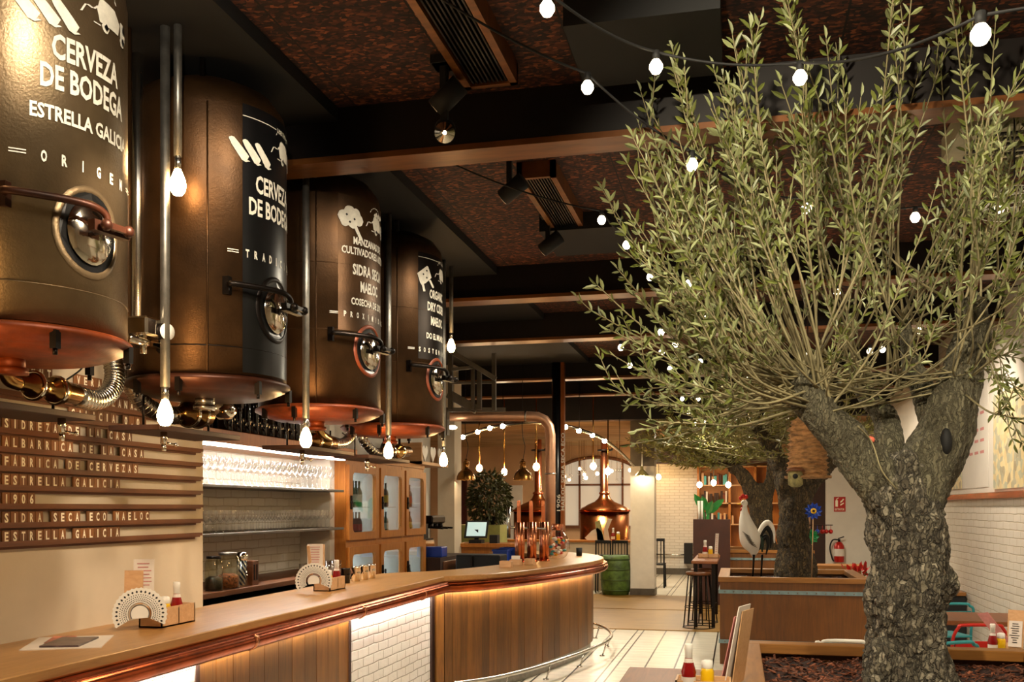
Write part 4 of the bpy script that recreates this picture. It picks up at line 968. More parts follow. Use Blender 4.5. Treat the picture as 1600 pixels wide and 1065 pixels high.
# behind the bar bend
q = MB(); q.box((-3.1, 8.9, .0), (-2.62, 11.6, .92)); tag(q.build('work_bench', m_steelb), 'steel work bench inside the bar bend', 'bench')
c_ = at(712, 890, d=10.9)
t = thing('receipt_printer', 'black printer and cash box behind the bar left of the blue crates', 'printer', (-3.0, 10.2, .92))
q = MB(); A = at(712, 880, Y=10.4); B_ = at(781, 880, Y=10.4); q.box((A.x, 10.4, .92), (B_.x, 10.75, 1.17), bev=.01); q.build('cash_box', m_blackm, t)
q = MB(); A = at(735, 880, Y=10.35); q.box((A.x, 10.36, .95), (A.x+.02, 10.4, 1.16)); q.build('cable', m_darkmetal, t)
for k, (xa, xb, yt) in enumerate(((770, 790, 858), (782, 806, 855))):
    A = at(xa, yt, Y=11.62+.27*k); B_ = at(xb+2, yt, Y=11.62+.27*k); q = MB(); q.box((A.x, A.y, A.z-.16), (B_.x, A.y+.25, A.z)); q.box((A.x-.01, A.y-.01, A.z-.025), (B_.x+.01, A.y+.26, A.z)); tag(q.build('blue_crate', m_blue), ['front', 'back'][k]+' blue plastic crate left of the tap tower', 'crate', 'blue crates')
q = MB(); A = at(722, 875, Y=11.9); B_ = at(806, 875, Y=11.9); q.box((A.x, 11.62, 0), (B_.x-.05, 12.25, at(770, 872, Y=11.62).z-.002)); tag(q.build('low_cabinet', m_dark), 'dark low cabinet under the blue crates', 'cabinet')
Yb = 13.4; zb = at(745, 849, Y=Yb).z
q = MB(); A = at(709, 850, Y=Yb); B_ = at(806, 850, Y=Yb); q.box((A.x, Yb, zb-.05), (B_.x, Yb+.6, zb)); q.box((A.x, Yb+.04, 0), (B_.x, Yb+.6, zb-.05)); tag(q.build('back_counter', m_oak2), 'wooden back counter carrying the till screen', 'counter')
# till
c_ = at(744, 849, Y=Yb+.2); t = thing('till_screen', 'black till with tilted lit touch screen on the back counter', 'till', (c_.x, c_.y, zb))
q = MB(); q.box((c_.x-.09, c_.y-.08, zb), (c_.x+.1, c_.y+.1, zb+.05)); q.bar((c_.x, c_.y+.03, zb+.04), (c_.x, c_.y+.02, zb+.2), .06, .04); q.build('stand', m_blackm, t)
u = Vector((.97, .24, 0)); v = Vector((.05, .25, .97)).normalized(); o = c_+Vector((-.17, -.06, .0)); o.z = zb+.08
q = MB(); q.prism([(0, 0), (.34, 0), (.34, .26), (0, .26)], o, u, v, -.03); q.build('bezel', m_blackm, t)
q = MB(); n = u.cross(v).normalized(); q.prism([(.03, .025), (.31, .025), (.31, .235), (.03, .235)], o+n*.004, u, v, -.003); q.build('screen', m_screen, t)
q = MB(); q.box((c_.x+.2, c_.y, zb), (c_.x+.32, c_.y+.15, zb+.12)); tag(q.build('card_reader', m_blackm), 'small black box right of the till screen', 'box')
# pale green cabinet and ficus behind the till
Yg = 14.6; A = at(705, 818, Y=Yg); B_ = at(781, 820, Y=Yg); q = MB(); q.box((A.x, Yg, 0), (B_.x, Yg+.5, B_.z)); 
tag(q.build('green_cabinet', M('pale_green_paint', '#9aa05a', .5, 0, var=.15, vs=3)), 'pale green cabinet behind the till screen', 'cabinet')
def leaf_verts(p, d, nrm, L_, w_):
    s = d.cross(nrm).normalized()*w_/2; up_ = nrm.normalized()*w_*.25
    return [p, p+d*L_*.35+s+up_, p+d*L_*.7+s*.85+up_*.6, p+d*L_-nrm*L_*.06, p+d*L_*.7-s*.85+up_*.6, p+d*L_*.35-s+up_]
LF = [(0, 1, 2, 3), (0, 3, 4, 5)]
def rv(): 
    while True:
        v = Vector((random.uniform(-1, 1), random.uniform(-1, 1), random.uniform(-1, 1)))
        if .1 < v.length < 1: return v
c_ = at(765, 778, Y=Yg+.25); zt_ = B_.z
t = thing('potted_ficus', 'dark bushy potted ficus on the pale green cabinet', 'plant', (c_.x, c_.y, zt_))
q = MB(); q.lathe([(.07, 0), (.1, .02), (.11, .12), (.1, .13)], (c_.x, c_.y, zt_), 16); q.build('pot', m_darkmetal, t)
q = MB(); q.tube([(c_.x, c_.y, zt_+.1), (c_.x+.01, c_.y, c_.z)], .015, 6); q.build('stem', m_bark2, t)
q = MB()
for k in range(1500):
    v = rv(); p = c_+Vector((v.x*.34, v.y*.3, v.z*.46-.02))
    if v.length < .45 and random.random() < .6: continue
    q.tint = random.uniform(-.6, .6); d = (v+rv()*.8-Vector((0, 0, .5))).normalized(); q.add(leaf_verts(p, d, rv().normalized(), .085, .035), LF, False)
q.build('foliage', m_ficus, t)
# coffee machine corner
sc_y0, sc_y1 = Yc1+.05, min(YP-.02, Yc1+1.3)
zc_ = at(683, 870, X=-3.7).z
t = thing('side_cabinet', 'dark wooden drawer cabinet right of the fridge cabinet', 'cabinet', (-3.85, (sc_y0+sc_y1)/2, 0))
q = MB(); q.box((-4.12, sc_y0, 0), (-3.6, sc_y1, zc_)); q.build('body', m_dark, t)
q = MB(); q.box((-3.6, sc_y0+.1, zc_-.25), (-3.585, sc_y1-.1, zc_-.05), bev=.004); dr = q.build('drawer', m_rail, t)
q = MB(); q.ball((-3.575, (sc_y0+sc_y1)/2, zc_-.15), .018, 8); q.build('knob', m_white, dr)
q = MB(); q.box((-3.86, sc_y0+.12, zc_), (-3.62, sc_y0+.36, zc_+.13), bev=.01); tag(q.build('blue_box', m_blue), 'dark blue box on the drawer cabinet', 'box')
p = at(672, 852, X=-3.8); t = thing('coffee_grinder', 'black and chrome bar machine with levers against the white wall', 'coffee machine', (-3.95, p.y+.2, zc_))
q = MB(); q.box((-4.1, p.y-.05, zc_), (-3.92, p.y+.5, zc_+.22)); q.box((-4.1, p.y-.05, zc_+.42), (-3.75, p.y+.5, zc_+.52), bev=.02); q.box((-4.1, p.y-.0, zc_+.2), (-3.97, p.y+.45, zc_+.45)); q.build('body', m_darkmetal, t)
for k in range(3):
    yy = p.y+.02+.2*k; q = MB(); q.cyl((-3.8, yy, zc_+.36), (-3.8, yy, zc_+.42), .035, n=12); q.bar((-3.8, yy, zc_+.37), (-3.62, yy-.05, zc_+.36), .025, .02); q.build('lever', m_darkmetal, t)
q = MB(); q.box((-3.93, p.y-.04, zc_+.02), (-3.9, p.y+.48, zc_+.2)); q.build('chrome_front', m_chrome, t)

# ------------------------------------------------------------------ ornate pipe, black post, stair frame
pts = [at(688, 650, d=11.9), at(760, 650, d=12), at(822, 650, d=12)]
bend = [at(x, y, d=12) for x, y in ((840, 651), (851, 656), (858, 666), (860, 680))]
low = [at(860, 740, d=12), at(860, 832, d=12)]
low[-1].z = BT
t = thing('copper_elbow_pipe', 'thick copper pipe running level from the wall and bending down to the bar', 'pipe', (low[-1].x, low[-1].y, BT))
q = MB(); q.tube(pts+bend+low[:1]+[Vector((low[1].x, low[1].y, BT))], .064, 18); q.build('pipe_body', M('pale_copper', '#d9a888', .38, .75, var=.1), t)
q = MB(); c_ = low[0]; q.cyl(c_-Vector((0, 0, .01)), c_+Vector((0, 0, .01)), .07, n=18); c_ = pts[2]; q.cyl(c_-Vector((.01, 0, 0)), c_+Vector((.01, 0, 0)), .069, n=18); q.build('weld_ring', m_steel, t)
A = at(873, 870, d=13.45); t = thing('black_post', 'black steel post with an orange edge and white vertical lettering behind the bar end', 'post', (A.x, A.y, 0))
q = MB(); q.cyl((A.x-.03, A.y, 0), (A.x-.03, A.y, CEIL), .065, n=24); q.build('round_post', m_black, t)
q = MB(); q.box((A.x+.035, A.y-.05, 0), (A.x+.085, A.y+.05, CEIL)); q.build('side_plate', M('orange_brown', '#8a4a1c', .4, .4, var=.2), t)  # orange-brown strip along the right of the round post
for (s_, px, y0, y1, h) in (('MAELOC SIDRA SECA ECO', 879, 797, 676, .05), ('1906', 872.5, 798, 772, .05)):
    a = at(px, y0, Y=A.y-.07); b_ = at(px, y1, Y=A.y-.07); V, Fc = text_mesh(s_, h, b_.z-a.z, 1, .01)
    yq = A.y-.053 if px > 875 else A.y-.068
    q = MB(); vs, fs = fan(V, Fc, lambda x, y, z: (a.x+.025-y, yq, (a.z+b_.z)/2+x)); q.add(vs, fs, False); q.build('painted_lettering', m_ink, t)
t = thing('stair_frame', 'grey steel stair railing frame above the copper elbow pipe', 'railing', at(740, 640, d=11))
seg = [((705, 549), (775, 592), .05), ((705, 577), (742, 573), .035), ((739, 570), (739, 640), .04), ((749, 578), (749, 640), .05), ((772, 552), (772, 641), .045), ((705, 598), (772, 597), .03), ((704, 470), (704, 640), .05), ((700, 615), (745, 640), .10), ((690, 640), (790, 640), .05)]
for k, (a, b_, w_) in enumerate(seg):
    q = MB(); q.bar(at(a[0], a[1], d=11+.03*k), at(b_[0], b_[1], d=11+.03*k), w_, w_); q.build('steel_bar', m_greybeam, t)
q = MB(); a = at(694, 640, d=11.2); b_ = at(694, 680, d=11.2); q.bar(a, b_, .1, .1); q.build('lower_bracket', m_greybeam, t)
c_ = at(707, 667, d=11.8); q = MB(); q.lathe([(.002, -.03), (.05, -.02), (.06, 0), (.03, .02)], c_, 14); tag(q.build('dome_light', m_sbulb), 'small white dome light under the grey frame by the pillar', 'lamp')

# ------------------------------------------------------------------ pendants over the bar and kettles
def brass_pendant(px, py, d, lb):
    c_ = at(px, py, d=d); t = thing('brass_pendant', lb, 'pendant lamp', c_, 'brass bell pendants over the back bar')
    q = MB(); q.lathe([(.135, -.08), (.13, -.03), (.11, .02), (.07, .06), (.045, .08), (.045, .17), (.05, .175), (.03, .19)], c_, 24, cap=False); q.lathe([(.03, .19), (.02, .2), (.02, .22)], c_, 12); q.build('bell_shade', m_lampbrass, t)
    q = MB(); q.ball(c_+Vector((0, 0, -.02)), .04, 10); q.build('bulb', m_bulbc, t)
    x, y, z = c_; q = MB(); q.tube(crom([(x, y, z+.2), (x+.03, y, z+.4), (x-.01, y, z+.65), (x, y, CEIL if y < 17 else 3.4)], 4), .005, 5); q.build('cord', m_blackm, t)
for a in ((728, 741, 13.6, 'brass bell pendant nearest the pale pillar'), (817, 741, 13.6, 'middle brass bell pendant, left of the copper pipe'), (869, 737, 14.2, 'brass bell pendant half hidden by the black post')): brass_pendant(*a)
for k, (px, py, d) in enumerate(((749, 731, 17), (788, 737, 17.5), (838, 729, 16), (927, 728, 17), (950, 736, 17.5), (709, 738, 16.8))):
    c_ = at(px, py, d=d); t = thing('rod_pendant', 'small rod pendant with glowing bulb, %s from the left in the kettle room' % ['second', 'third', 'fourth', 'fifth', 'sixth', 'first'][k], 'pendant lamp', c_, 'rod pendants in the kettle room')
    q = MB(); q.cyl(c_+Vector((0, 0, .06)), (c_.x, c_.y, CEIL if c_.y < 17.4 else (3.3 if c_.y < 17.7 else 3.42)), .012, n=8); q.build('rod', m_brass, t)
    q = MB(); q.ball(c_, .055, 12, (1, 1, 1.2)); q.build('bulb', m_bulb, t)
P = [at(x, y, d=d) for x, y, d in ((708, 690, 17.2), (724, 681, 16.6), (747, 673, 16.1), (766, 667, 15.7), (786, 664, 15.4), (835, 659, 15.1), (884, 665, 15.1), (905, 671, 15.4), (926, 678, 15.9), (945, 687, 16.5), (968, 705, 17.4), (990, 727, 18.3))]
t = thing('curved_light_track', 'long curved steel light track with small bright spots above the kettles', 'light track', P[5])
q = MB(); q.tube(crom(P, 4), .028, 8); q.build('track', m_steel, t)
for p in P[1:5]+P[6:10]: q = MB(); q.ball(p+Vector((0, -.03, -.02)), .04, 10); q.build('spot_bulb', m_bulbc, t)
for p in (P[0], P[4], P[7], P[10]): q = MB(); q.cyl(p, (p.x, p.y, 3.7 if p.y < 17 else 3.35), .006, n=5); q.build('hanger', m_darkmetal, t)
c_ = at(1003, 738, Y=cb.y-.2); t = thing('wall_lamp', 'cream enamel lamp shade on the square column', 'wall lamp', c_)
q = MB(); q.lathe([(.14, -.06), (.12, -.03), (.05, .04), (.03, .06), (.03, .12)], c_, 20, cap=False); q.build('shade', M('cream_enamel', '#8f8a5c', .3, 0), t)
q = MB(); q.ball(c_+Vector((0, 0, -.05)), .045, 10); q.build('bulb', m_bulbc, t)
q = MB(); q.tube([c_+Vector((0, 0, .1)), c_+Vector((0, .04, .45)), (c_.x, cb.y-.01, 3.0)], .01, 6); q.build('arm', m_white, t)

# ------------------------------------------------------------------ copper brewing kettles
for (px, d, lb) in ((841, 21, 'copper brewing kettle with tall chimney behind the tap tower'), (944.5, 21, 'copper brewing kettle with tall chimney left of the square column')):
    c_ = at(px, 797, d=d); x, y, z = c_; t = thing('brewing_kettle', lb, 'kettle', (x, y, 0), 'copper brewing kettles')
    q = MB(); q.lathe([(.5, 0), (.53, .05), (.54, z-.03)], (x, y, 0), 48); q.build('kettle_body', m_kettle, t)
    q = MB(); q.lathe([(.56, z-.03), (.57, z-.015), (.57, z+.01), (.54, z+.02)], (x, y, 0), 48, cap=False); q.build('rim_flange', m_copper, t)
    q = MB(); q.lathe([(.54, z+.01), (.49, z+.06), (.36, z+.13), (.22, z+.19), (.14, z+.26), (.10, z+.35)], (x, y, 0), 48, cap=False); q.build('domed_lid', m_kettle, t)
    q = MB(); q.lathe([(.10, z+.35), (.12, z+.36), (.12, z+.39), (.09, z+.40), (.08, z+.42), (.075, z+1.55)], (x, y, 0), 24); q.build('chimney', m_copperb, t)
    q = MB(); q.lathe([(.15, z+1.3), (.16, z+1.31), (.15, z+1.33)], (x, y, 0), 20); q.ball((x+.17, y-.05, z+1.33), .03, 8); q.build('chimney_collar', m_darkmetal, t)
A = at(895, 838, Y=20.1); B_ = at(986, 838, Y=20.1)
A2 = at(700, 838, Y=20.1)
t = thing('kettle_counter', 'pale counter running in front of the copper kettles', 'counter', ((A2.x+B_.x)/2, 20.2, 0))
zk = at(940, 844, Y=19.6).z
q = MB(); q.box((A2.x, 19.6, zk-.04), (B_.x+.1, 19.95, zk)); q.build('counter_top', m_oak2, t)
q = MB(); q.box((A2.x, 19.7, 0), (B_.x+.1, 19.93, zk-.04)); q.build('counter_front', m_plaster, t)
# toys and bottles on the kettle counter
for k, (px, py, pl) in enumerate(((925, 843, [(0, 0), (.35, .0), (.3, .18), (.22, .26), (.1, .2), (-.05, .05)]), (941, 843, [(0, 0), (.14, 0), (.05, .42), (-.05, .38)]), (951, 843, [(0, 0), (.12, 0), (.08, .22), (.17, .44), (.08, .45), (0, .22)]))):
    c_ = at(px, py, Y=19.7); q = MB(); q.prism(pl, (c_.x-.1, 19.7, zk), (1, 0, 0), (0, 0, 1), -.03); tag(q.build('wooden_animal', [m_paper, M('sage_board', '#a8a878', .6), m_paper][k]), ['white duck shaped cutout', 'sage green tilted board', 'white rabbit eared cutout'][k]+' on the kettle counter', 'cutout')
mustard((at(966, 843, Y=19.7).x, 19.7, zk), 'yellow bottle on the kettle counter', 1.3); ketchup((at(958, 843, Y=19.75).x, 19.75, zk), 'red bottle on the kettle counter', 1.3)
# stools with slatted backs and the green barrel
for k, (px, d) in enumerate(((944, 19.35), (970, 19.35), (1025, 20.6))):
    c_ = at(px, 793, d=d); x, y = c_.x, c_.y; t = thing('dark_chair', ['dark slatted high chair left of the green barrel', 'dark slatted high chair behind the green barrel', 'dark wooden chair right of the square column'][k], 'chair', (x, y, 0), 'dark chairs by the kettles')
    zs = .72 if k < 2 else .48; zh = 1.05
    for (dx, dy) in ((-.18, -.18), (.18, -.18), (-.18, .18), (.18, .18)): q = MB(); q.bar((x+dx*1.05, y+dy*1.05, 0), (x+dx, y+dy, zs if dy > 0 else zh+.0), .035, .035); q.build('leg', m_blackm, t)
    q = MB(); q.box((x-.2, y-.2, zs), (x+.2, y+.2, zs+.035), bev=.01); q.build('seat', m_blackm, t)
    q = MB(); q.box((x-.2, y-.2, zh-.06), (x+.2, y-.17, zh)); 
    for m_ in range(4): q.box((x-.13+.08*m_, y-.19, zs+.05), (x-.11+.08*m_, y-.175, zh-.03))
    q.build('backrest', m_blackm, t)
    if k < 2: t.scale = (.8, .8, 1)
c_ = at(959, 931, Z=0); t = thing('green_barrel', 'weathered green barrel standing left of the square column', 'barrel', (c_.x, c_.y+.28, 0)); x, y = c_.x, c_.y+.28
q = MB(); q.lathe([(.25, 0), (.285, .15), (.295, .38), (.285, .6), (.25, .77), (.24, .77), (.2, .75)], (x, y, 0), 28); q.build('staves', m_green, t)
for z in (.1, .3, .5, .7): q = MB(); rr = .288 if .2 < z < .6 else .272; q.lathe([(rr, z-.015), (rr+.008, z-.012), (rr+.008, z+.012), (rr, z+.015)], (x, y, 0), 28, cap=False); q.build('hoop', M('green_hoop', '#3e5424', .5, .3), t)

# ------------------------------------------------------------------ back wall: arched window, door, bookshelf, header
t = thing('arched_window', 'wide arched window with brown frame behind the right kettle', 'window', (at(930, 800, Y=24.9).x, 24.9, .9)); t['kind'] = 'structure'
W0, W1 = XY(866, 24.9), XY(1000, 24.9); zsill, zspr, ztop = 1.2, at(930, 745, Y=24.9).z, at(930, 714, Y=24.9).z
def arch(x): u_ = (x-(W0+W1)/2)/((W1-W0)/2); return zspr+(ztop-zspr)*math.sqrt(max(0, 1-u_*u_))
N = 24; q = MB(); xs = [W0+(W1-W0)*i/N for i in range(N+1)]
q.add([(x, 24.95, z) for x in xs for z in (zsill, arch(x))], [(2*i, 2*i+2, 2*i+3, 2*i+1) for i in range(N)], False); q.build('window_pane', m_win, t)
q = MB(); q.tube([(x, 24.9, arch(x)) for x in xs], .05, 6); 
for x in (W0, W0+(W1-W0)*.3, W0+(W1-W0)*.55, W0+(W1-W0)*.8, W1): q.bar((x, 24.9, zsill), (x, 24.9, arch(x)), .05, .05)
q.bar((W0, 24.9, at(930, 757, Y=24.9).z), (W1, 24.9, at(930, 757, Y=24.9).z), .05, .05); q.bar((W0, 24.9, zsill), (W1, 24.9, zsill), .06, .08); q.build('window_frame', m_rail, t)
# glasses rack in front of window as hanging glass lights
for k in range(26):
    c_ = at(random.uniform(878, 985), random.uniform(728, 752), Y=23.5); t = thing('glass_pendant', 'small glass ball of the cluster hanging before the arched window', 'pendant', c_, 'glass ball cluster before the window'); q = MB(); q.ball(c_, random.uniform(.03, .055), 8); q.build('glass_ball', m_sbulb if k % 3 == 0 else m_glass, t); q = MB(); q.cyl(c_, (c_.x, c_.y, 3.4), .003, n=4); q.build('cord', m_brass, t)
Xd0, Xd1 = XY(711, 24.9), XY(729, 24.9); q = MB(); q.box((Xd0, 24.9, 0), (Xd1, 24.98, 2.6)); q.box((Xd0+.1, 24.88, .3), (Xd1-.1, 24.9, 1.2)); q.box((Xd0+.1, 24.88, 1.35), (Xd1-.1, 24.9, 2.4)); struct(q.build('door_1', M('dark_red_door', '#4a1a10', .5)))
q = MB(); q.box((XY(782, 24.9), 24.9, 0), (XY(816, 24.9), 24.98, 2.3)); struct(q.build('door_2', m_white))
# header beam and bookcase
Yh = 23.8; a = at(1022, 693, Y=Yh); b_ = at(1215, 722, Y=Yh); q = MB(); q.box((a.x, Yh, b_.z), (b_.x, Yh+.4, 3.4)); struct(q.build('trim_7', m_dark))
q = MB(); a2 = at(1022, 693, Y=Yh-.02); q.box((a2.x, Yh-.04, at(1022, 722, Y=Yh).z), (XY(1034, Yh), Yh, a2.z)); struct(q.build('trim_8', m_greybeam))
Yk = 24.5; X0, X1 = XY(1091, Yk), XY(1225, Yk); z0 = 0; zs = [at(1100, y, Y=Yk).z for y in (871, 818, 785, 757, 728)]
t = thing('bookcase', 'lit wooden bookcase on the far back wall behind the trees', 'bookcase', ((X0+X1)/2, Yk+.2, 0))
q = MB(); q.box((X0, Yk+.35, 0), (X1, Yk+.38, zs[-1])); q.build('back_panel', m_oak2, t)
for z in zs: q = MB(); q.box((X0, Yk, z-.03), (X1, Yk+.35, z)); q.build('shelf', m_lightwood, t)
for x in (X0, XY(1140, Yk), XY(1180, Yk), X1): q = MB(); q.box((x-.03, Yk, 0), (x+.03, Yk+.35, zs[-1])); q.build('upright', m_oak2, t)
bk = {}
bc = [m_dark, m_paper, m_dark, m_teal, m_lightwood, m_rust]
for zi_, z in enumerate(zs[1:4]):
    x = X0+.08
    while x < XY(1150, Yk)-.1:
        w_ = random.uniform(.035, .06); h = random.uniform(.2, .3); q = MB(); q.box((x, Yk+.05, z), (x+w_, Yk+.25, z+h)); x += w_+random.choice((.003, .003, .05))
        tag(q.build('book', random.choice(bc)), 'book standing in the row on the %s bookcase shelf' % ['lower', 'middle', 'upper'][zi_], 'book', 'books on the %s bookcase shelf' % ['lower', 'middle', 'upper'][zi_])
for k, (px, py) in enumerate(((1093, 757), (1115, 754), (1138, 757))):
    c_ = at(px, py, Y=22.8); t = thing('cord_pendant', ['left', 'middle', 'right'][k]+' glowing bulb hanging before the far bookcase', 'pendant lamp', c_, 'bulbs before the bookcase')
    q = MB(); q.ball(c_, .06, 12, (1, 1, 1.2)); q.build('bulb', m_bulb, t); q = MB(); q.cyl(c_+Vector((0, 0, .09)), (c_.x, c_.y, 3.42), .008, n=5); q.build('cord', m_blackm, t)
c_ = at(1029, 745, Y=24.2); t = thing('cord_pendant', 'lone glowing bulb hanging in front of the far brick wall', 'pendant lamp', c_); q = MB(); q.ball(c_, .06, 12, (1, 1, 1.2)); q.build('bulb', m_bulb, t); q = MB(); q.cyl(c_+Vector((0, 0, .09)), (c_.x, c_.y, 3.42), .008, n=5); q.build('cord', m_blackm, t)
# brown partition and leafy plant by it
Yq = 17.05; a = at(1083, 811, Y=Yq); b_ = at(1141, 870, Y=Yq); q = MB(); q.box((a.x, Yq, 0), (b_.x, Yq+.08, a.z)); tag(q.build('brown_partition', M('brown_board', '#3a190d', .5, 0)), 'plain dark brown partition left of the third planter', 'partition')
t = thing('leafy_plant', 'broad leaved green plant above the brown partition', 'plant', at(1108, 812, Y=Yq+.5)-Vector((0, 0, .6)))
base = at(1105, 815, Y=Yq+.5)-Vector((0, 0, .6)); q = MB(); q.lathe([(.1, 0), (.16, .1), (.16, .3)], base-Vector((0, 0, base.z-.6)), 14); q.box((base.x-.2, base.y-.15, 0), (base.x+.2, base.y+.15, .6)); q.build('plant_stand', m_dark, t)
q = MB()
for (px, py, tx, ty) in ((1100, 800, 1087, 775), (1105, 800, 1098, 778), (1108, 800, 1128, 782), (1106, 802, 1122, 790), (1100, 802, 1092, 790), (1104, 806, 1112, 785)):
    A = Vector((base.x, base.y, .8)); e = at(tx, ty, Y=Yq+.45); s_ = at(px, py, Y=Yq+.5); q.tube([A, s_], .012, 5); d = e-s_; q.add(leaf_verts(s_, d.normalized(), Vector((0, -1, .4)), d.length*1.2, .13), LF, False)
q.build('leaf_cluster', M('bright_leaf', '#2f7a3a', .4), t)
for k, px in enumerate((1091, 1096)): q = MB(); a = at(px, 812, Y=Yq-.1); b_ = at(px, 782, Y=Yq-.1); q.cyl((a.x, Yq+.04, a.z), (b_.x, Yq+.04, b_.z), .022, n=8); tag(q.build('white_tube', m_white), ['left', 'right'][k]+' white tube standing on the brown partition', 'tube')
q = MB(); a = at(1069, 848, Y=24.6); q.box((a.x, 24.5, at(1069, 880, Y=24.6).z), (at(1082, 848, Y=24.6).x, 24.75, a.z)); tag(q.build('black_box', m_blackm), 'black box on the floor line by the far brick wall', 'box')
q = MB(); q.cyl((xb0, 24.72, at(1040, 866, Y=24.7).z), (xb1, 24.72, at(1040, 866, Y=24.7).z), .02, n=8); tag(q.build('wall_pipe', m_steel), 'thin grey pipe along the far brick wall', 'pipe')

# ------------------------------------------------------------------ planters
def planter(x0, x1, y0, y1, h, lb, bands=True, rim=.12, soil_seed=1):
    t = thing('tree_planter', lb, 'planter', ((x0+x1)/2, (y0+y1)/2, 0))
    e = .018
    for (nm_, a, b_) in (('front_board', (x0+e, y0+e, 0), (x1-e, y0+.06, h-.055)), ('back_board', (x0+e, y1-.06, 0), (x1-e, y1-e, h-.055)), ('side_board', (x0+e, y0+.06, 0), (x0+.06, y1-.06, h-.055)), ('side_board', (x1-.06, y0+.06, 0), (x1-e, y1-.06, h-.055))):
        q = MB(); q.box(a, b_); q.build(nm_, m_planter, t)
    for (a, b_, m_) in (((x0, y0, h-.055), (x1, y0+rim, h), m_planter_rimx), ((x0, y1-rim, h-.055), (x1, y1, h), m_planter_rimx), ((x0, y0+rim, h-.055), (x0+rim, y1-rim, h), m_planter_rim), ((x1-rim, y0+rim, h-.055), (x1, y1-rim, h), m_planter_rim)):
        q = MB(); q.box(a, b_, bev=.004); q.build('rim_board', m_, t)
    if bands:
        for z in (h-.16, h-.70):
            bd = MB(); bd.box((x0+.004, y0+.004, z-.02), (x1-.004, y0+.018, z+.02)); bd.box((x0+.004, y0+.01, z-.02), (x0+.018, y1-.01, z+.02)); bnd = bd.build('metal_band', m_greyblue, t)
            q = MB()
            n = 16
            for k in range(n): q.ball((x0+.07+(x1-x0-.14)*k/(n-1), y0+.004, z), .010, 6)
            q.build('rivet_row', m_steelb, bnd)
    # soil surface
    q = MB(); N = 40; vs = []; xa, xb, ya, yb = x0+.05, x1-.05, y0+.05, y1-.05
    for i in range(N+1):
        for j in range(N+1):
            x = xa+(xb-xa)*i/N; y = ya+(yb-ya)*j/N; vs.append((x, y, h-.09+.035*mn.noise(Vector((x*9, y*9, soil_seed)))+.02*mn.noise(Vector((x*30, y*30, 3)))))
    q.add(vs, [(i*(N+1)+j, (i+1)*(N+1)+j, (i+1)*(N+1)+j+1, i*(N+1)+j+1) for i in range(N) for j in range(N)], False)
    q.build('soil_bed', m_soil, t)
    q = MB(); n = 2600 if y0 < 6 else 260
    for k in range(n):
        x = random.uniform(xa, xb); y = random.uniform(ya, yb); z = h-.085+.035*mn.noise(Vector((x*9, y*9, soil_seed)))
        d = Vector((random.uniform(-1, 1), random.uniform(-1, 1), random.uniform(-.3, .4))).normalized(); L_ = random.uniform(.02, .06); q.tint = random.choice([-.8, -.6, -.2, .3, 1.0])
        q.bar(Vector((x, y, z))-d*L_/2, Vector((x, y, z))+d*L_/2, random.uniform(.006, .014), .004)
    o = q.build('bark_chips', m_chiplight, t); o['kind'] = 'stuff'
    return t
PH = .95
p1 = planter(-.01, 1.56, 3.98, 5.60, PH, 'near wooden planter holding the big foreground olive tree', soil_seed=1)
fl = at(1122, 901, Z=PH); frr = at(1357, 901, Z=PH)
Yf2 = fl.y+.03; x20, x21 = fl.x, frr.x-.02
p2 = planter(x20, x21, Yf2, Yf2+1.6, PH, 'middle wooden planter with grey metal bands, rooster figure and olive tree', soil_seed=2)
fl3 = at(1127, 862, d=17.2); x30 = fl3.x
p3 = planter(x30, x30+1.6, fl3.y, fl3.y+1.6, PH, 'farthest wooden planter, behind the rooster', soil_seed=3)

# ------------------------------------------------------------------ olive trees
def ev(o, keep_name, mat_, parent):
    bpy.context.view_layer.update()
    me = bpy.data.meshes.new_from_object(o.evaluated_get(bpy.context.evaluated_depsgraph_get()))
    me.materials.clear(); me.materials.append(mat_)
    me.polygons.foreach_set('use_smooth', [True]*len(me.polygons))
    bpy.data.objects.remove(o)
    n = bpy.data.objects.new(keep_name, me); C.objects.link(n); n.parent = parent; return n
def organic(chains, name, mat_, parent, vox=.02, disp=.03, dscale=.12, extra=(), stretch=.6, fine=.01):
    q = MB()
    for ch in chains:
        P = crom([c[0] for c in ch], 5); R = crom([(c[1], 0, 0) for c in ch], 5); q.tube(P, [max(.01, r.x) for r in R], 14)
        q.ball(P[0], R[0].x, 12); q.ball(P[-1], R[-1].x*.98, 12)
    for (c_, r_, sc) in extra: q.ball(c_, r_, 12, sc)
    o = q.build('temp', mat_, parent)
    m_ = o.modifiers.new('r', 'REMESH'); m_.mode = 'VOXEL'; m_.voxel_size = vox
    m_ = o.modifiers.new('s', 'SMOOTH'); m_.iterations = 6; m_.factor = .6
    if vox < .02: m_ = o.modifiers.new('ss', 'SUBSURF'); m_.levels = 1; m_.render_levels = 1
    n = ev(o, name, mat_, parent)
    me = n.data; nr = [v.normal.copy() for v in me.vertices]
    for v, nn in zip(me.vertices, nr):
        p = v.co
        k = mn.noise(Vector((p.x/dscale, p.y/dscale, p.z/dscale*stretch)))
        vd = mn.voronoi(Vector((p.x*30, p.y*30, p.z*15))+mn.noise_vector(p*16)*.5)[0]; cr = min(1, (vd[1]-vd[0])*3.2)+.5*mn.noise(p*45)
        k2 = mn.noise(Vector((p.x*9, p.y*9, p.z*1.8)))
        v.co = p+nn*(disp*k+disp*.7*k2+fine*(cr-.6))
    me.update(); return n
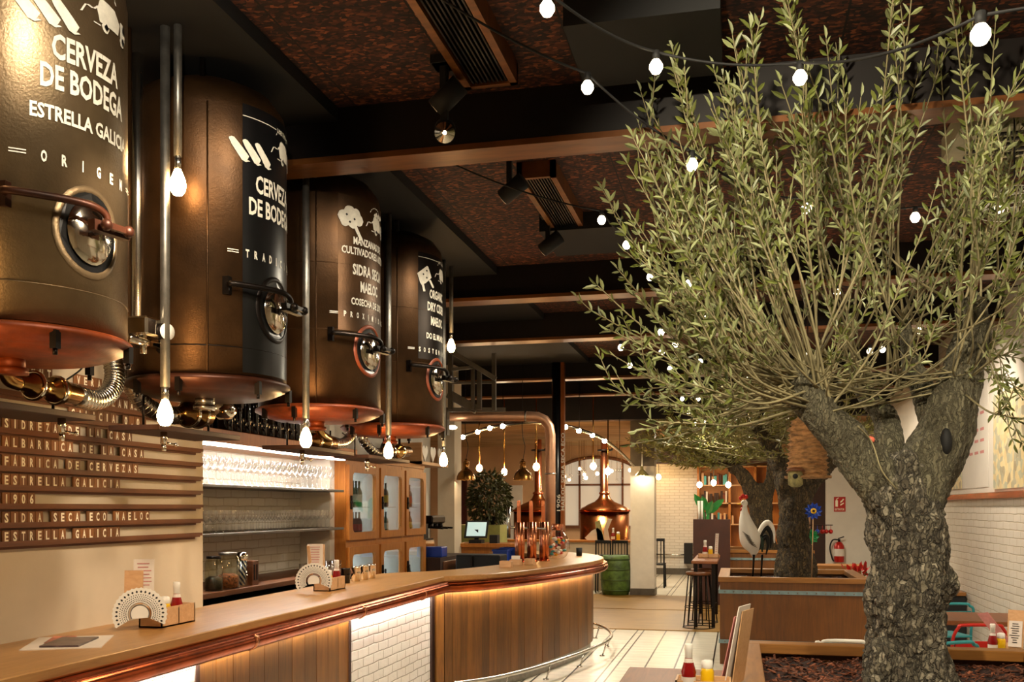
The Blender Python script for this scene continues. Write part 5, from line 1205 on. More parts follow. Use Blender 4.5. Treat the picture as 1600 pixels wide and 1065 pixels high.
def leafy(q, P, i0, L_, w_, gap, pair=True):
    acc = 0
    for i in range(len(P)-1):
        a, b_ = P[i], P[i+1]; seg = (b_-a).length
        if i < i0: continue
        t = 0
        while acc < seg:
            p = a.lerp(b_, acc/seg); d = (b_-a).normalized(); s = d.orthogonal().normalized(); s = Matrix.Rotation(random.uniform(0, 2*PI), 3, d) @ s
            for sg in ((1, -1) if pair else (1,)):
                q.tint = random.uniform(-.45, .5); dd = (d*random.uniform(.8, 1.4)+s*sg+rv()*.25).normalized(); k = random.uniform(.65, 1.15)
                q.add(leaf_verts(p, dd, (s.cross(d)+d*.3+rv()*.4).normalized(), L_*k, w_*k), LF, False)
            acc += gap*random.uniform(.7, 1.4)
        acc -= seg
    d = (P[-1]-P[-2]).normalized()
    q.add(leaf_verts(P[-1], d, d.orthogonal(), L_*.9, w_), LF, False)
def shoot(qt, ql, A, E, bow, r0, r1, L_, w_, gap, f0=.35, n=7, twigs=2, tn=4):
    d = E-A; ln = d.length; mid1 = A+d*.33+Vector((d.x, d.y, 0))*.10*bow-Vector((0, 0, 1))*ln*.07*bow+rv()*ln*.05; mid2 = A+d*.68+Vector((d.x, d.y, 0))*.06*bow-Vector((0, 0, 1))*ln*.04*bow+rv()*ln*.04
    P = crom([A, mid1, mid2, E], n); m = len(P); R = [r0+(r1-r0)*i/(m-1) for i in range(m)]
    qt.tube(P, R, tn, caps=False); leafy(ql, P, int(m*f0), L_, w_, gap)
    for k in range(twigs):
        i = random.randint(int(m*max(.15, f0-.1)), m-3); dd = ((P[i+1]-P[i]).normalized()*1.3+rv()*.9+Vector((0, 0, .35))).normalized(); tl = random.uniform(.08, .24)*(1 if L_ < .08 else 1.6)
        Q = crom([P[i], P[i]+dd*tl*.5+rv()*.01, P[i]+dd*tl+Vector((0, 0, .03))], 3); qt.tube(Q, [r1*1.3]*(len(Q)-1)+[r1*.8], 3, caps=False); leafy(ql, Q, 1, L_*.9, w_*.9, gap)
# foreground tree
D0 = 4.55
base = at(1424, 1075, d=D0)
T1 = thing('olive_tree', 'big foreground olive tree with cracked bark and long upright leafy shoots', 'tree', (base.x, base.y, .86))
g = lambda x, y, d: at(x, y, d=d)
trunk_ch = [[(g(1428, 1110, D0), .25), (g(1424, 1060, D0), .205), (g(1421, 1000, D0), .18), (g(1418, 930, D0), .182), (g(1420, 880, D0), .178), (g(1412, 830, D0), .168), (g(1408, 780, D0), .16), (g(1402, 745, D0), .13)],
            [(g(1455, 880, D0), .06), (g(1474, 905, D0-.05), .07), (g(1470, 925, D0), .05)],
            [(g(1375, 1020, D0-.1), .06), (g(1365, 1065, D0-.12), .07), (g(1372, 1100, D0-.1), .05)]]
limbL = [(g(1415, 815, D0), .13), (g(1385, 765, D0-.02), .125), (g(1340, 712, D0-.05), .105), (g(1296, 660, D0-.08), .09), (g(1262, 622, D0-.1), .082), (g(1240, 598, D0-.1), .078)]
limbR = [(g(1412, 815, D0), .13), (g(1440, 752, D0), .135), (g(1466, 695, D0+.02), .138), (g(1488, 635, D0+.03), .115), (g(1505, 575, D0+.05), .095), (g(1518, 520, D0+.05), .085), (g(1522, 485, D0+.05), .08)]
limbM = [(g(1405, 790, D0+.05), .10), (g(1390, 720, D0+.2), .085), (g(1385, 660, D0+.3), .065), (g(1350, 610, D0+.35), .05), (g(1330, 560, D0+.4), .035)]
limbM2 = [(g(1470, 680, D0+.1), .07), (g(1440, 610, D0+.2), .06), (g(1420, 560, D0+.25), .045), (g(1415, 500, D0+.3), .03)]
organic(trunk_ch+[limbL[:2], limbR[:2], limbM[:2]], 'trunk', m_bark, T1, vox=.014, disp=.030, dscale=.10, fine=.013)
lb_ = organic([limbL], 'limb', m_limb, T1, vox=.014, disp=.016, dscale=.08, fine=.006)
organic([limbR], 'limb', m_limb, T1, vox=.014, disp=.016, dscale=.08, fine=.006)
organic([limbM[1:]], 'limb', m_limb, T1, vox=.014, disp=.01, dscale=.08, fine=.004)
organic([limbM2], 'limb', m_limb, T1, vox=.014, disp=.01, dscale=.08, fine=.004)
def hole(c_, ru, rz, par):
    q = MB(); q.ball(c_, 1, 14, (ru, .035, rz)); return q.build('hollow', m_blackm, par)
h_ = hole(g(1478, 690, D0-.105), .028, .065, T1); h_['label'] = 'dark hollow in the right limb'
qt = MB(); ql = MB(); random.seed(21)
starts = [('L', g(1252, 600, D0-.12), .08), ('L', g(1262, 596, D0-.08), .06), ('L', g(1285, 630, D0-.1), .07), ('M', g(1330, 560, D0+.4), .06), ('M', g(1345, 600, D0+.3), .07), ('M', g(1415, 505, D0+.3), .06), ('M', g(1395, 600, D0+.2), .08), ('R', g(1520, 482, D0+.05), .06), ('R', g(1510, 540, D0+.05), .08), ('R', g(1498, 590, D0), .08)]
def env(a):                                        # crown radius in px around the crown centre, by direction
    pts = [(-30, 250), (0, 330), (30, 440), (60, 600), (90, 620), (115, 560), (130, 500), (150, 430), (170, 400), (185, 395), (200, 330), (215, 180), (250, 100)]
    for (a0, r0), (a1, r1) in zip(pts[:-1], pts[1:]):
        if a0 <= a <= a1: return r0+(r1-r0)*(a-a0)/(a1-a0)
    return 200
cx, cy = 1330, 590
for k in range(152):
    u_ = random.random()
    a = random.triangular(-25, 208, 95) if u_ < .75 else random.uniform(70, 200)
    r_ = env(a)*random.choice((random.uniform(.4, .8), random.uniform(.7, 1.04), random.uniform(.75, 1.08)))
    ex = cx+r_*math.cos(math.radians(a)); ey = cy-r_*math.sin(math.radians(a))
    dd = D0-.1+random.uniform(-.75, .9)*min(1, r_/330)
    v = (HZ-ey)/F
    if v > 0 and EYE+v*dd > 3.74: dd = (3.74-EYE)/v*random.uniform(.93, 1)
    E = at(ex, ey, d=dd)
    if a > 140 or ex < 1180: cand = starts[:3]
    elif a < 60 or ex > 1480: cand = starts[5:]
    else: cand = starts[:8]
    nm_, A, sp = random.choice(cand); A = A+rv()*sp*.8
    ln = (E-A).length
    if ln < .25: continue
    bow = 1.0 if a > 120 or a < 50 else .5
    shoot(qt, ql, A, E, bow, .0075*min(1, .5+ln*.5), .0022, .066, .0165, .052, f0=random.uniform(.35, .6), n=7, twigs=2)
# bare thin twigs around the limb end
for k in range(85):
    A = starts[random.choice((0, 0, 1, 2, 4, 6, 9))][1]+rv()*.06; a = random.uniform(20, 210); r_ = random.uniform(60, 300); E = at(1260+r_*math.cos(math.radians(a))+random.choice((0, 60, 180)), 600-r_*.7*math.sin(math.radians(a)), d=D0+random.uniform(-.5, .6))
    shoot(qt, ql, A, E, 1.2, .005, .0018, .05, .012, .06, f0=.8, n=5, twigs=1)
E = g(1402, 765, D0-.17); A = g(1362, 690, D0-.15); qt.tube(crom([g(1340, 665, D0-.2), A, g(1378, 735, D0-.19), E], 4), .004, 5)
s_ = qt.build('shoots', m_twig, T1); s_['kind'] = 'stuff'
s_ = ql.build('leaves', m_leaf, T1); s_['kind'] = 'stuff'
# middle and far trees
def far_tree(lb, chains, tips, cpx, cpy, d, spread, n, seed, L_):
    random.seed(seed); b0 = chains[0][0][0]; t = thing('olive_tree', lb, 'tree', (b0.x, b0.y, .86))
    organic(chains, 'trunk', m_bark2, t, vox=.022, disp=.035, dscale=.13, fine=.015)
    qt = MB(); ql = MB()
    for k in range(n):
        A = random.choice(tips)+rv()*.07; a = math.radians(random.uniform(*spread[2:])); rr = random.uniform(.45, 1); E = at(cpx+spread[0]*rr*math.cos(a), cpy-spread[1]*rr*math.sin(a), d=d+random.uniform(-.9, .9))
        if E.z > 3.45: E.z = 3.45
        shoot(qt, ql, A, E, 1.0, .010, .004, L_, L_*.27, .05, f0=.25, n=4, twigs=4, tn=3)
    s_ = qt.build('shoots', m_twig, t); s_['kind'] = 'stuff'; s_ = ql.build('leaves', m_leaf2, t); s_['kind'] = 'stuff'; return t
d2 = 11.3
c2 = [[(g(1244, 905, d2), .24), (g(1244, 880, d2), .23), (g(1242, 850, d2), .19), (g(1240, 810, d2), .18), (g(1242, 775, d2), .19), (g(1240, 755, d2), .15)],
      [(g(1232, 775, d2), .14), (g(1222, 735, d2), .12), (g(1210, 705, d2), .10), (g(1196, 685, d2), .085), (g(1180, 668, d2), .07)],
      [(g(1250, 775, d2), .13), (g(1272, 745, d2), .11), (g(1300, 720, d2), .09), (g(1322, 700, d2), .07)]]
far_tree('middle olive tree with mossy dark trunk, rising behind the rooster figure', c2, [c2[1][-1][0], c2[2][-1][0], c2[1][-2][0]], 1200, 680, d2, (190, 150, 0, 190), 70, 31, .075)
d3 = 17.9
c3 = [[(g(1193, 862, d3), .26), (g(1190, 830, d3), .22), (g(1188, 795, d3), .22), (g(1184, 770, d3), .18)], [(g(1180, 780, d3), .16), (g(1166, 750, d3), .14), (g(1148, 730, d3), .11), (g(1135, 722, d3), .09)], [(g(1194, 780, d3), .14), (g(1204, 750, d3), .11), (g(1206, 715, d3), .08)]]
far_tree('farthest olive tree with a low spreading crown', c3, [c3[1][-1][0], c3[2][-1][0], c3[1][-2][0]], 1120, 690, d3, (140, 85, -5, 195), 80, 33, .10)
random.seed(5)

# ------------------------------------------------------------------ woven hive and birdhouse
d_ = 8.2; c_ = at(1262, 745, d=d_); t = thing('woven_hive', 'shaggy woven cone shaped hive hanging behind the left limb of the big tree', 'hive', c_)
prof = []; 
for i in range(40):
    f = i/39; z = .52*f; r_ = .165*(1-.12*f) if f < .75 else .145*math.sqrt(max(0, 1-((f-.75)/.26)**2))+.02; r_ += (.012 if i % 3 == 0 else -.008); prof.append((r_, z))
q = MB(); q.lathe([(.19, -.01), (.195, .01)]+prof, c_, 36)
for i in range(len(q.v)): q.v[i] = q.v[i]+Vector((mn.noise(q.v[i]*30), mn.noise(q.v[i]*31+Vector((5, 5, 5))), 0))*.014
q.build('woven_body', M('woven_straw', '#a67a4c', .85, 0, var=.45, vs=14, bump=.8, bs=40, vec=(1, 1, 3)), t)
q = MB(); q.cyl(c_+Vector((0, 0, .5)), (c_.x, c_.y, CEIL), .006, n=6); q.build('rope', m_dark, t)
c_ = at(1243, 757, d=8.1); t = thing('birdhouse', 'small wooden nesting box hanging below the woven hive', 'birdhouse', c_)
q = MB(); q.lathe([(.03, -.02), (.06, 0), (.062, .09), (.055, .12)], c_, 16); q.build('house_body', M('mossy_wood', '#8a8255', .8, 0, var=.4, vs=20), t)
q = MB(); q.lathe([(.085, .115), (.06, .14), (.01, .15)], c_, 16); q.build('roof', m_rail, t)
q = MB(); q.cyl(c_+Vector((-.005, -.066, .07)), c_+Vector((-.005, -.058, .07)), .022, n=12); q.build('entrance_hole', m_blackm, t)
q = MB(); q.cyl(c_+Vector((.02, 0, .14)), c_+Vector((.10, .06, .25)), .004, n=5); q.build('hanger', m_dark, t)

# ------------------------------------------------------------------ rooster figure
dR = 10.95; gg = lambda x, y, dx=0: at(x, y, d=dR+dx); ft = gg(1182, 894); t = thing('rooster_figure', 'white painted metal rooster figure standing in the middle planter', 'statue', (ft.x, ft.y, PH-.09))
q = MB(); P = crom([gg(1163, 789), gg(1163, 800), gg(1165, 814), gg(1169, 830), (gg(1173, 845)), gg(1177, 858), gg(1178, 869)], 5); R = crom([(r, 0, 0) for r in (.028, .045, .075, .105, .115, .07, .02)], 5)
q.tube(P, [r.x for r in R], 18); bw = q
q.ball(gg(1163, 786), .04, 12); q.build('body', m_white, t)
q = MB(); 
for (x, y, s_) in ((1157, 778, .022), (1161, 775, .026), (1166, 776, .024), (1160, 790, .018), (1159, 796, .02)): q.ball(gg(x, y, -.01), s_, 8, (.9, .5, 1.1))
q.build('comb_and_wattle', m_redm, t)
q = MB(); q.lathe([(.014, 0), (.001, .045)], gg(1158, 787, -.01), 8, M=Matrix.Rotation(-PI/2, 3, 'Y')); q.build('beak', m_yellow, t)
q = MB(); q.ball(gg(1160, 784, -.04), .006, 6); q.build('eye', m_blackm, t)
q = MB()
for k in range(6):
    a = k/5; x = 1168+9*a; y = 836+16*a; q.tube([gg(x-8, y-6, -.12), gg(x, y, -.125), gg(x+6, y+3, -.10)], [.003, .006, .002], 5)
q.build('feather_marking', m_greybeam, t)
for (pts, r_, mm) in (([(1180, 850), (1190, 825), (1200, 816), (1208, 828), (1210, 848)], .03, m_white), ([(1182, 855), (1190, 832), (1198, 824), (1205, 836), (1204, 856)], .026, m_blackm), ([(1184, 860), (1192, 842), (1198, 838), (1200, 850), (1197, 866)], .022, m_blackm), ([(1181, 856), (1186, 840), (1190, 845), (1191, 862)], .03, M('dark_green_feather', '#20352c', .3, .3))):
    P = crom([gg(*p) for p in pts], 5); m = len(P); q = MB(); q.tube(P, [r_*math.sin(PI*min(.95, .15+.8*i/(m-1)))+.003 for i in range(m)], 8); q.build('tail_feather', mm, t)
for (x, dx) in ((1176, -.03), (1189, .04)):
    q = MB(); a = gg(x+2, 866, dx); b_ = gg(x, 893, dx); b_.z = PH-.07; q.tube([a, (a+b_)/2, b_], [.014, .01, .01], 8)
    for k in (-1, 0, 1): q.cyl(b_, b_+Vector((-.04+.02*k, .03*k-.02, -.008)), .006, .003, n=5)
    q.build('leg', m_darkmetal, t)

# ------------------------------------------------------------------ flower windmill and trinkets in the middle planter
c_ = at(1271, 798, d=10.9); sx_ = c_.x-.012; t = thing('flower_windmill', 'blue flower windmill with yellow centre on a thin stick beside the middle tree', 'windmill', (c_.x, c_.y, PH-.08))
q = MB()
for ring_, (n, L_, w_) in enumerate(((11, .10, .05), (9, .07, .04))):
    for k in range(n):
        a = 2*PI*(k+.5*ring_)/n; d = Vector((math.cos(a), -.12-.1*ring_, math.sin(a))).normalized(); q.tint = random.uniform(-.4, .4); q.add(leaf_verts(c_+Vector((0, -.005*ring_, 0)), d, Vector((0, -1, 0)), L_, w_), LF, False)
q.build('petals', m_blue, t)
q = MB(); q.lathe([(.035, 0), (.03, .015), (.015, .02)], c_+Vector((0, -.012, 0)), 16, M=Matrix.Rotation(PI/2, 3, 'X')); q.build('flower_centre', m_yellow, t)
q = MB(); q.lathe([(.016, 0), (.01, .01)], c_+Vector((0, -.032, 0)), 12, M=Matrix.Rotation(PI/2, 3, 'X')); q.build('seed_eye', m_dark, t)
q = MB(); q.cyl((c_.x-.02, c_.y+.01, PH-.1), (c_.x, c_.y+.01, c_.z), .005, n=6); q.build('stick', m_lightwood, t)
c_ = at(1268, 838, d=11.3); t = thing('green_pinwheel', 'green and blue pinwheel under the flower windmill', 'windmill', (c_.x, c_.y, PH-.08))
q = MB()
for k in range(8): a = 2*PI*k/8; d = Vector((math.cos(a), -.1, math.sin(a))).normalized(); q.add(leaf_verts(c_, d, Vector((0, -1, 0)), .09, .06), LF, False)
q.build('petals', M('pinwheel_green', '#1f8a4a', .4), t); q = MB(); q.cyl((c_.x, c_.y+.01, PH-.1), (c_.x, c_.y+.01, c_.z), .005, n=6); q.build('stick', m_lightwood, t)
a = at(1262, 820, d=11.4); b_ = at(1301, 820, d=11.4); t = thing('bauble_bar', 'thin cross bar hung with small blue and red baubles right of the middle tree', 'decoration', (b_.x, b_.y, PH-.08))
q = MB(); q.cyl(a, b_, .006, n=6); q.cyl((a.x+.05, a.y, PH-.1), (a.x+.05, a.y, a.z), .006, n=6); q.build('bar', m_dark, t)
for k, (px, mm) in enumerate(((1277, m_blue), (1285, m_redm), (1291, m_redm), (1298, m_redm))): q = MB(); p = at(px, 830, d=11.4); q.ball(p, .028, 10); q.cyl(p, (p.x, p.y, a.z), .003, n=4); q.build('bauble', mm, t)
# red poinsettia behind the middle planter
c_ = at(1340, 890, d=12.75); t = thing('poinsettia', 'red flowered plant right behind the middle planter', 'plant', (c_.x, c_.y, 0))
q = MB(); q.lathe([(.16, 0), (.2, c_.z-.22)], (c_.x, c_.y, 0), 18); q.build('pot', m_rail, t)
q = MB()
for k in range(70): v = rv(); p = c_+Vector((v.x*.22, v.y*.2, v.z*.09-.05)); q.tint = random.uniform(-.4, .4); q.add(leaf_verts(p, (v+Vector((0, 0, .4))).normalized(), rv(), .1, .05), LF, False)
q.build('red_leaves', m_redm, t)
q = MB()
for k in range(50): v = rv(); p = c_+Vector((v.x*.24, v.y*.2, v.z*.06-.14)); q.add(leaf_verts(p, (v-Vector((0, 0, .2))).normalized(), rv(), .1, .05), LF, False)
q.build('green_leaves', m_ficus, t)
# long wooden ledge behind the middle planter
a = at(1275, 883, d=13.4); b_ = at(1362, 883, d=13.4); q = MB(); q.box((a.x, a.y, a.z-.05), (b_.x-.1, a.y+.5, a.z)); q.box((a.x+.05, a.y+.05, 0), (a.x+.12, a.y+.45, a.z-.05)); q.box((b_.x-.22, a.y+.05, 0), (b_.x-.15, a.y+.45, a.z-.05)); tag(q.build('wooden_table', m_planter_rimx), 'light wooden table behind the middle planter, below the red flowers', 'table')
# fire extinguisher and its sign on the pier
Yp_ = Yp-.002
c_ = at(1311, 862, Y=Yp_-.1); z0, z1 = at(1311, 878, Y=Yp_-.1).z, at(1311, 846, Y=Yp_-.1).z; t = thing('fire_extinguisher', 'red fire extinguisher with black hose hung on the white pier', 'fire extinguisher', (c_.x, c_.y, z0))
q = MB(); q.lathe([(.085, z0), (.095, z0+.02), (.095, z1-.08), (.06, z1-.02), (.03, z1)], (c_.x, c_.y, 0), 20); q.build('cylinder', m_redm, t)
q = MB(); q.lathe([(.097, z0+.12), (.097, z0+.26)], (c_.x, c_.y, 0), 20, cap=False); q.build('white_label', m_paper, t)
q = MB(); q.cyl((c_.x, c_.y, z1), (c_.x, c_.y, z1+.05), .025, n=10); q.bar((c_.x-.02, c_.y-.02, z1+.06), (c_.x+.09, c_.y-.02, z1+.10), .02, .02); q.box((c_.x-.03, c_.y+.05, z1-.12), (c_.x+.03, Yp, z1-.06)); q.build('valve_handle', m_blackm, t)
q = MB(); q.tube(crom([(c_.x, c_.y-.02, z1+.04), (c_.x-.12, c_.y-.02, z1+.03), (c_.x-.17, c_.y-.02, z1-.12), (c_.x-.13, c_.y-.03, z0+.08), (c_.x-.10, c_.y-.04, z0+.02)], 6), .014, 8); q.build('hose', m_blackm, t)
a = at(1303, 799, Y=Yp_); b_ = at(1321, 776, Y=Yp_); t = thing('extinguisher_sign', 'red extinguisher sign with white pictogram on the white pier', 'sign', (a.x, Yp_, a.z)); W = b_.x-a.x; H = b_.z-a.z
q = MB(); q.box((a.x, Yp-.012, a.z), (b_.x, Yp-.001, b_.z)); q.build('sign_plate', m_redm, t)
q = MB(); yq = Yp-.0135
for poly in ([(.12, .34), (.34, .34), (.34, .74), (.28, .8), (.18, .8), (.12, .74)], [(.18, .83), (.28, .83), (.28, .88), (.18, .88)], [(.28, .86), (.42, .92), (.42, .96), (.26, .91)], [(.55, .4), (.86, .55), (.84, .62), (.55, .5)], [(.55, .58), (.75, .7), (.88, .85), (.78, .88), (.66, .76), (.55, .7)]): q.add([(a.x+p[0]*W, yq, a.z+p[1]*H) for p in poly], [tuple(range(len(poly)))], False)
V, Fc = text_mesh('EXTINTOR', .045, W*.82, 1, .01); q.add([(a.x+W/2+x, yq, a.z+H*.08+y) for x, y, z in V], Fc, False); q.build('pictogram', m_letter, t)

# ------------------------------------------------------------------ stools and high tables
def stool(x, y, lb, ry=0, seat=None, h=.80):
    t = thing('bar_stool', lb, 'stool', (x, y, 0), 'round bar stools'); R0, R1 = .215, .165
    q = MB(); q.lathe([(.16, h-.045), (.175, h-.04), (.18, h-.015), (.165, h), (.12, h-.004), (.002, h-.006)], (x, y, 0), 28); q.build('seat', seat or m_rail, t)
    for k in range(6):
        a = 2*PI*k/6+.3; q = MB(); q.cyl((x+R0*math.cos(a), y+R0*math.sin(a), .01), (x+(R1-.02)*math.cos(a), y+(R1-.02)*math.sin(a), h-.045), .009, n=8); q.build('leg', m_darkmetal, t)
    for (r_, z, rr) in ((R0, .012, .012), (.195, .30, .007), (.15, h-.05, .008)):
        q = MB(); q.tube([(x+r_*math.cos(2*PI*i/32), y+r_*math.sin(2*PI*i/32), z) for i in range(32)], rr, 6, closed=True); q.build('ring', m_darkmetal, t)
    return t
for k, (px, py) in enumerate(((1091.5, 981), (1098, 972.5))):
    p = at(px, py, Z=0); stool(p.x, p.y, ['front round bar stool with dark iron rings on the wooden floor', 'rear round bar stool half hidden behind the front stool'][k])
def table(x0, x1, y0, y1, h, lb, mat_=None, name='high_table', th=.04, base=True):
    t = thing(name, lb, 'table', ((x0+x1)/2, (y0+y1)/2, 0))
    q = MB(); q.box((x0, y0, h-th), (x1, y1, h), bev=.006); q.build('tabletop', mat_ or m_rail, t)
    for (x, y) in ((x0+.06, y0+.08), (x1-.06, y0+.08), (x0+.06, y1-.08), (x1-.06, y1-.08)): q = MB(); q.box((x-.025, y-.025, 0), (x+.025, y+.025, h-th)); q.build('leg', m_darkmetal if base else m_planter, t)
    return t
m_tabletop = wood('table_brown', '#5a2e0a', '#8a4e1e', 'Y', .45)
tl = at(983, 1041, Z=PH)
table(tl.x, -.03, 3.0, tl.y, PH, 'high brown table left of the near planter, holding ketchup and mustard', m_tabletop)
a = at(1080, 876, Z=PH); b_ = at(1127, 867, Z=PH)
table(a.x, b_.x-.02, a.y, a.y+1.9, PH, 'high wooden table beyond the stools, left of the farthest planter', m_tabletop)
q = MB(); q.box((a.x+.04, a.y+.1, .3), (a.x+.07, a.y+1.8, .86)); 
p = at(1107, 871, Z=PH); t = caddy(p, .16, .3, .06, PI/2, 'small wooden condiment box on the high table beyond the stools', PH)
ketchup((p.x-.05, p.y, PH+.008), 'ketchup bottle on the high table beyond the stools', 1.3); mustard((p.x+.03, p.y, PH+.008), 'mustard bottle on the high table beyond the stools', 1.2)
card((p.x+.12, p.y+.05, PH+.2), .06, .33, (-.8, -1, .1), m_paper, 'menu_card', 'narrow upright menu on the high table beyond the stools', m_pink)
# near table set
p = at(1091, 1080, d=3.9)
caddy(Vector((p.x+.02, p.y+.02, 0)), .22, .14, .055, 0, 'wooden condiment box on the near high table', PH)
k1 = at(1076, 1075, d=3.88); k2 = at(1105, 1075, d=3.88)
ketchup((k1.x, k1.y, PH+.009), 'ketchup bottle with white cap on the near high table', .98); mustard((k2.x, k2.y, PH+.009), 'mustard bottle with white cap on the near high table', .93)
for k, (px0, py0, px1, py1, mm, lb) in enumerate(((1163, 945, 1140, 1062, m_paper, 'leftmost white menu fanned at the edge of the near high table'), (1168, 952, 1152, 1065, m_lightwood, 'brown menu board behind the white menus on the near high table'), (1156, 960, 1134, 1070, m_pink, 'pink printed menu fanned in front of the other near menus'))):
    a = at(px0, py0, d=4.02+.03*k); b_ = at(px1, py1, d=4.02+.03*k); b_.z = PH+.012; v = (a-b_); u = Vector((.28, .9, 0)).normalized()
    t = thing('menu_sheet', lb, 'menu', b_, 'menus on the near high table'); q = MB(); w_ = .16
    q.prism([(-w_/2, 0), (w_/2, 0), (w_/2, 1), (-w_/2, 1)], b_, u, v, .004)
    q.build('sheet', mm, t)
# right side seating
XR_ = XR-.02
pa = at(1470, 969, Z=.75); pb = at(1560, 957, Z=.75)
table(pa.x-.25, XR_, pa.y, pb.y, .75, 'brown table against the right brick wall behind the big trunk', m_tabletop, 'dining_table')
table(.9+.75, XR_, 5.75, 6.55, .75, 'brown table in the lower right corner beside the near planter', m_tabletop, 'dining_table')
p = at(1500, 925, d=10.8); q = MB(); q.box((p.x-.3, p.y, .0), (XR_, p.y+.5, p.z-.04)); cbx = thing('side_unit', 'black cabinet with wooden top by the right brick wall', 'cabinet', (p.x, p.y+.2, 0)); q.build('body', m_blackm, cbx)
q = MB(); q.box((p.x-.32, p.y-.02, p.z-.04), (XR_, p.y+.52, p.z), bev=.004); q.build('wooden_top', m_planter_rimx, cbx)
def metal_chair(x, y, rz, mat_, lb, h=.82):
    t = thing('metal_chair', lb, 'chair', (0, 0, 0)); S_ = .2
    q = MB(); q.tube(crom([(-S_, -.2, 0), (-S_+.01, -.17, .45), (-S_, -.2, .7), (-S_+.04, -.205, h-.02), (-S_+.08, -.205, h), (S_-.08, -.205, h), (S_-.04, -.205, h-.02), (S_, -.2, .7), (S_-.01, -.17, .45), (S_, -.2, 0)], 4), .013, 8); q.build('back_frame', mat_, t)
    q = MB(); q.box((-S_+.02, -.2, .58), (S_-.02, -.185, .70), bev=.005); q.build('backrest', mat_, t)
    q = MB(); q.box((-S_, -.19, .44), (S_, .2, .46), bev=.008); q.build('seat', mat_, t)
    for sx in (-1, 1): q = MB(); q.cyl((sx*S_, .19, .0), (sx*(S_-.02), .17, .45), .012, n=8); q.build('leg', mat_, t)
    t.location = (x, y, 0); t.rotation_euler = (0, 0, rz); return t
p = at(1518, 975, d=7.25); metal_chair(p.x+.02, p.y+.15, .15, m_redm, 'red tubular metal chair seen over the rim of the near planter', p.z)
p = at(1478, 995, d=6.95); metal_chair(p.x-.1, p.y-.1, .6, m_teal, 'teal metal chair beside the red chair, mostly behind the trunk', .76)
p = at(1480, 943, d=9.3); metal_chair(p.x, p.y+.2, .3, m_teal, 'light blue metal chair back beyond the brown wall table', p.z)
p = at(1310, 1000, d=7.2); t = metal_chair(p.x, p.y, .1, m_white, 'white chair back just visible over the near planter rim', at(1310, 998, d=7.1).z)
pz = .75
for k, (fn, px) in enumerate(((ketchup, 1551), (mustard, 1564))):
    p = at(px, 1012, d=6.25); fn((p.x, p.y, pz), ['red and white sauce bottle on the lower right table', 'yellow sauce bottle on the lower right table'][k], 1.0)
p = at(1587, 980, d=6.3); t = card((p.x, p.y, p.z-.02), .10, .27, (-.5, -1, .25), m_lightwood, 'menu_clipboard', 'wooden menu clipboard on the lower right table', None); card((p.x-.006, p.y-.016, p.z-.04), .08, .17, (-.5, -1, .25), m_paper, 'menu_card', 'white list clipped on the wooden clipboard at lower right', m_blackm)
a = at(1535, 957, d=6.4); b_ = at(1582, 1010, d=6.3); b_.z = .76; t = thing('lace_menu', 'pink lace edged paper leaning on the lower right table', 'menu', b_); q = MB(); v = a-b_; q.prism([(-.035, 0), (.035, 0), (.035, 1), (-.035, 1)], b_, Vector((.8, -.5, .2)).normalized(), v, .003); q.build('sheet', m_pink, t)

# ------------------------------------------------------------------ posters on the right wall
def art_mat(name, seed):
    t_ = NT(name); v = t_.new('ShaderNodeTexVoronoi'); v.inputs['Scale'].default_value = 13; v.inputs['Randomness'].default_value = 1; mp = t_.co((1, 1, 1)); ad = t_.new('ShaderNodeVectorMath', operation='ADD'); t_.L(mp, ad.inputs[0]); ad.inputs[1].default_value = (seed, seed, seed); t_.L(ad.outputs[0], v.inputs['Vector'])
    sp = t_.new('ShaderNodeSeparateColor'); t_.L(v.outputs['Color'], sp.inputs[0]); n = t_.noise(ad.outputs[0], 9, 4)
    c = t_.ramp(sp.outputs[0], [(0, srgb('#b5975a')), (.4, srgb('#d8c48a')), (.7, srgb('#8f9a8a')), (1, srgb('#6e5a3c'))]); t_.set(t_.mix(t_.math('MULTIPLY', n, .6), c, srgb('#e0d6b4')), .5); return t_.m
for k, (px0, px1, y0, y1) in enumerate(((1553, 1640, 600, 765), (1476, 1503, 700, 768))):
    X = XR-.03; a = at(px0, 793, X=X).y; b_ = at(px1, 793, X=X).y; zt_ = at((px0+px1)/2, y0, X=X).z; zb_ = at((px0+px1)/2, y1-4, X=X).z
    t = thing('wall_poster', ['large pale yellow picture poster on the right wall at the photo edge', 'narrow yellow poster on the right wall beside the big trunk'][k], 'poster', (X, (a+b_)/2, zb_))
    q = MB(); q.box((X-.006, min(a, b_), zb_), (X, max(a, b_), zt_)); q.build('print', art_mat('poster_art_%d' % k, 3.7*k), t)
X = XR-.022; ya = at(1545, 793, X=X).y; yb = at(1503, 793, X=X).y
t = thing('text_panel', 'white panel with small lettering between the two wall posters', 'poster', (X, (ya+yb)/2, 1.9))
q = MB(); q.box((X-.004, ya, at(1525, 762, X=X).z), (X, yb, at(1525, 610, X=X).z)); q.build('panel', m_plaster_w, t)
q = MB()
for k, py in enumerate((650, 675, 692, 710)): 
    z = at(1525, py, X=X).z
    for m_ in range(4): y_ = ya+(yb-ya)*(.15+.2*m_); q.box((X-.006, y_, z), (X-.004, y_+(yb-ya)*.13, z+.03))
q.build('lettering', m_pink, t)

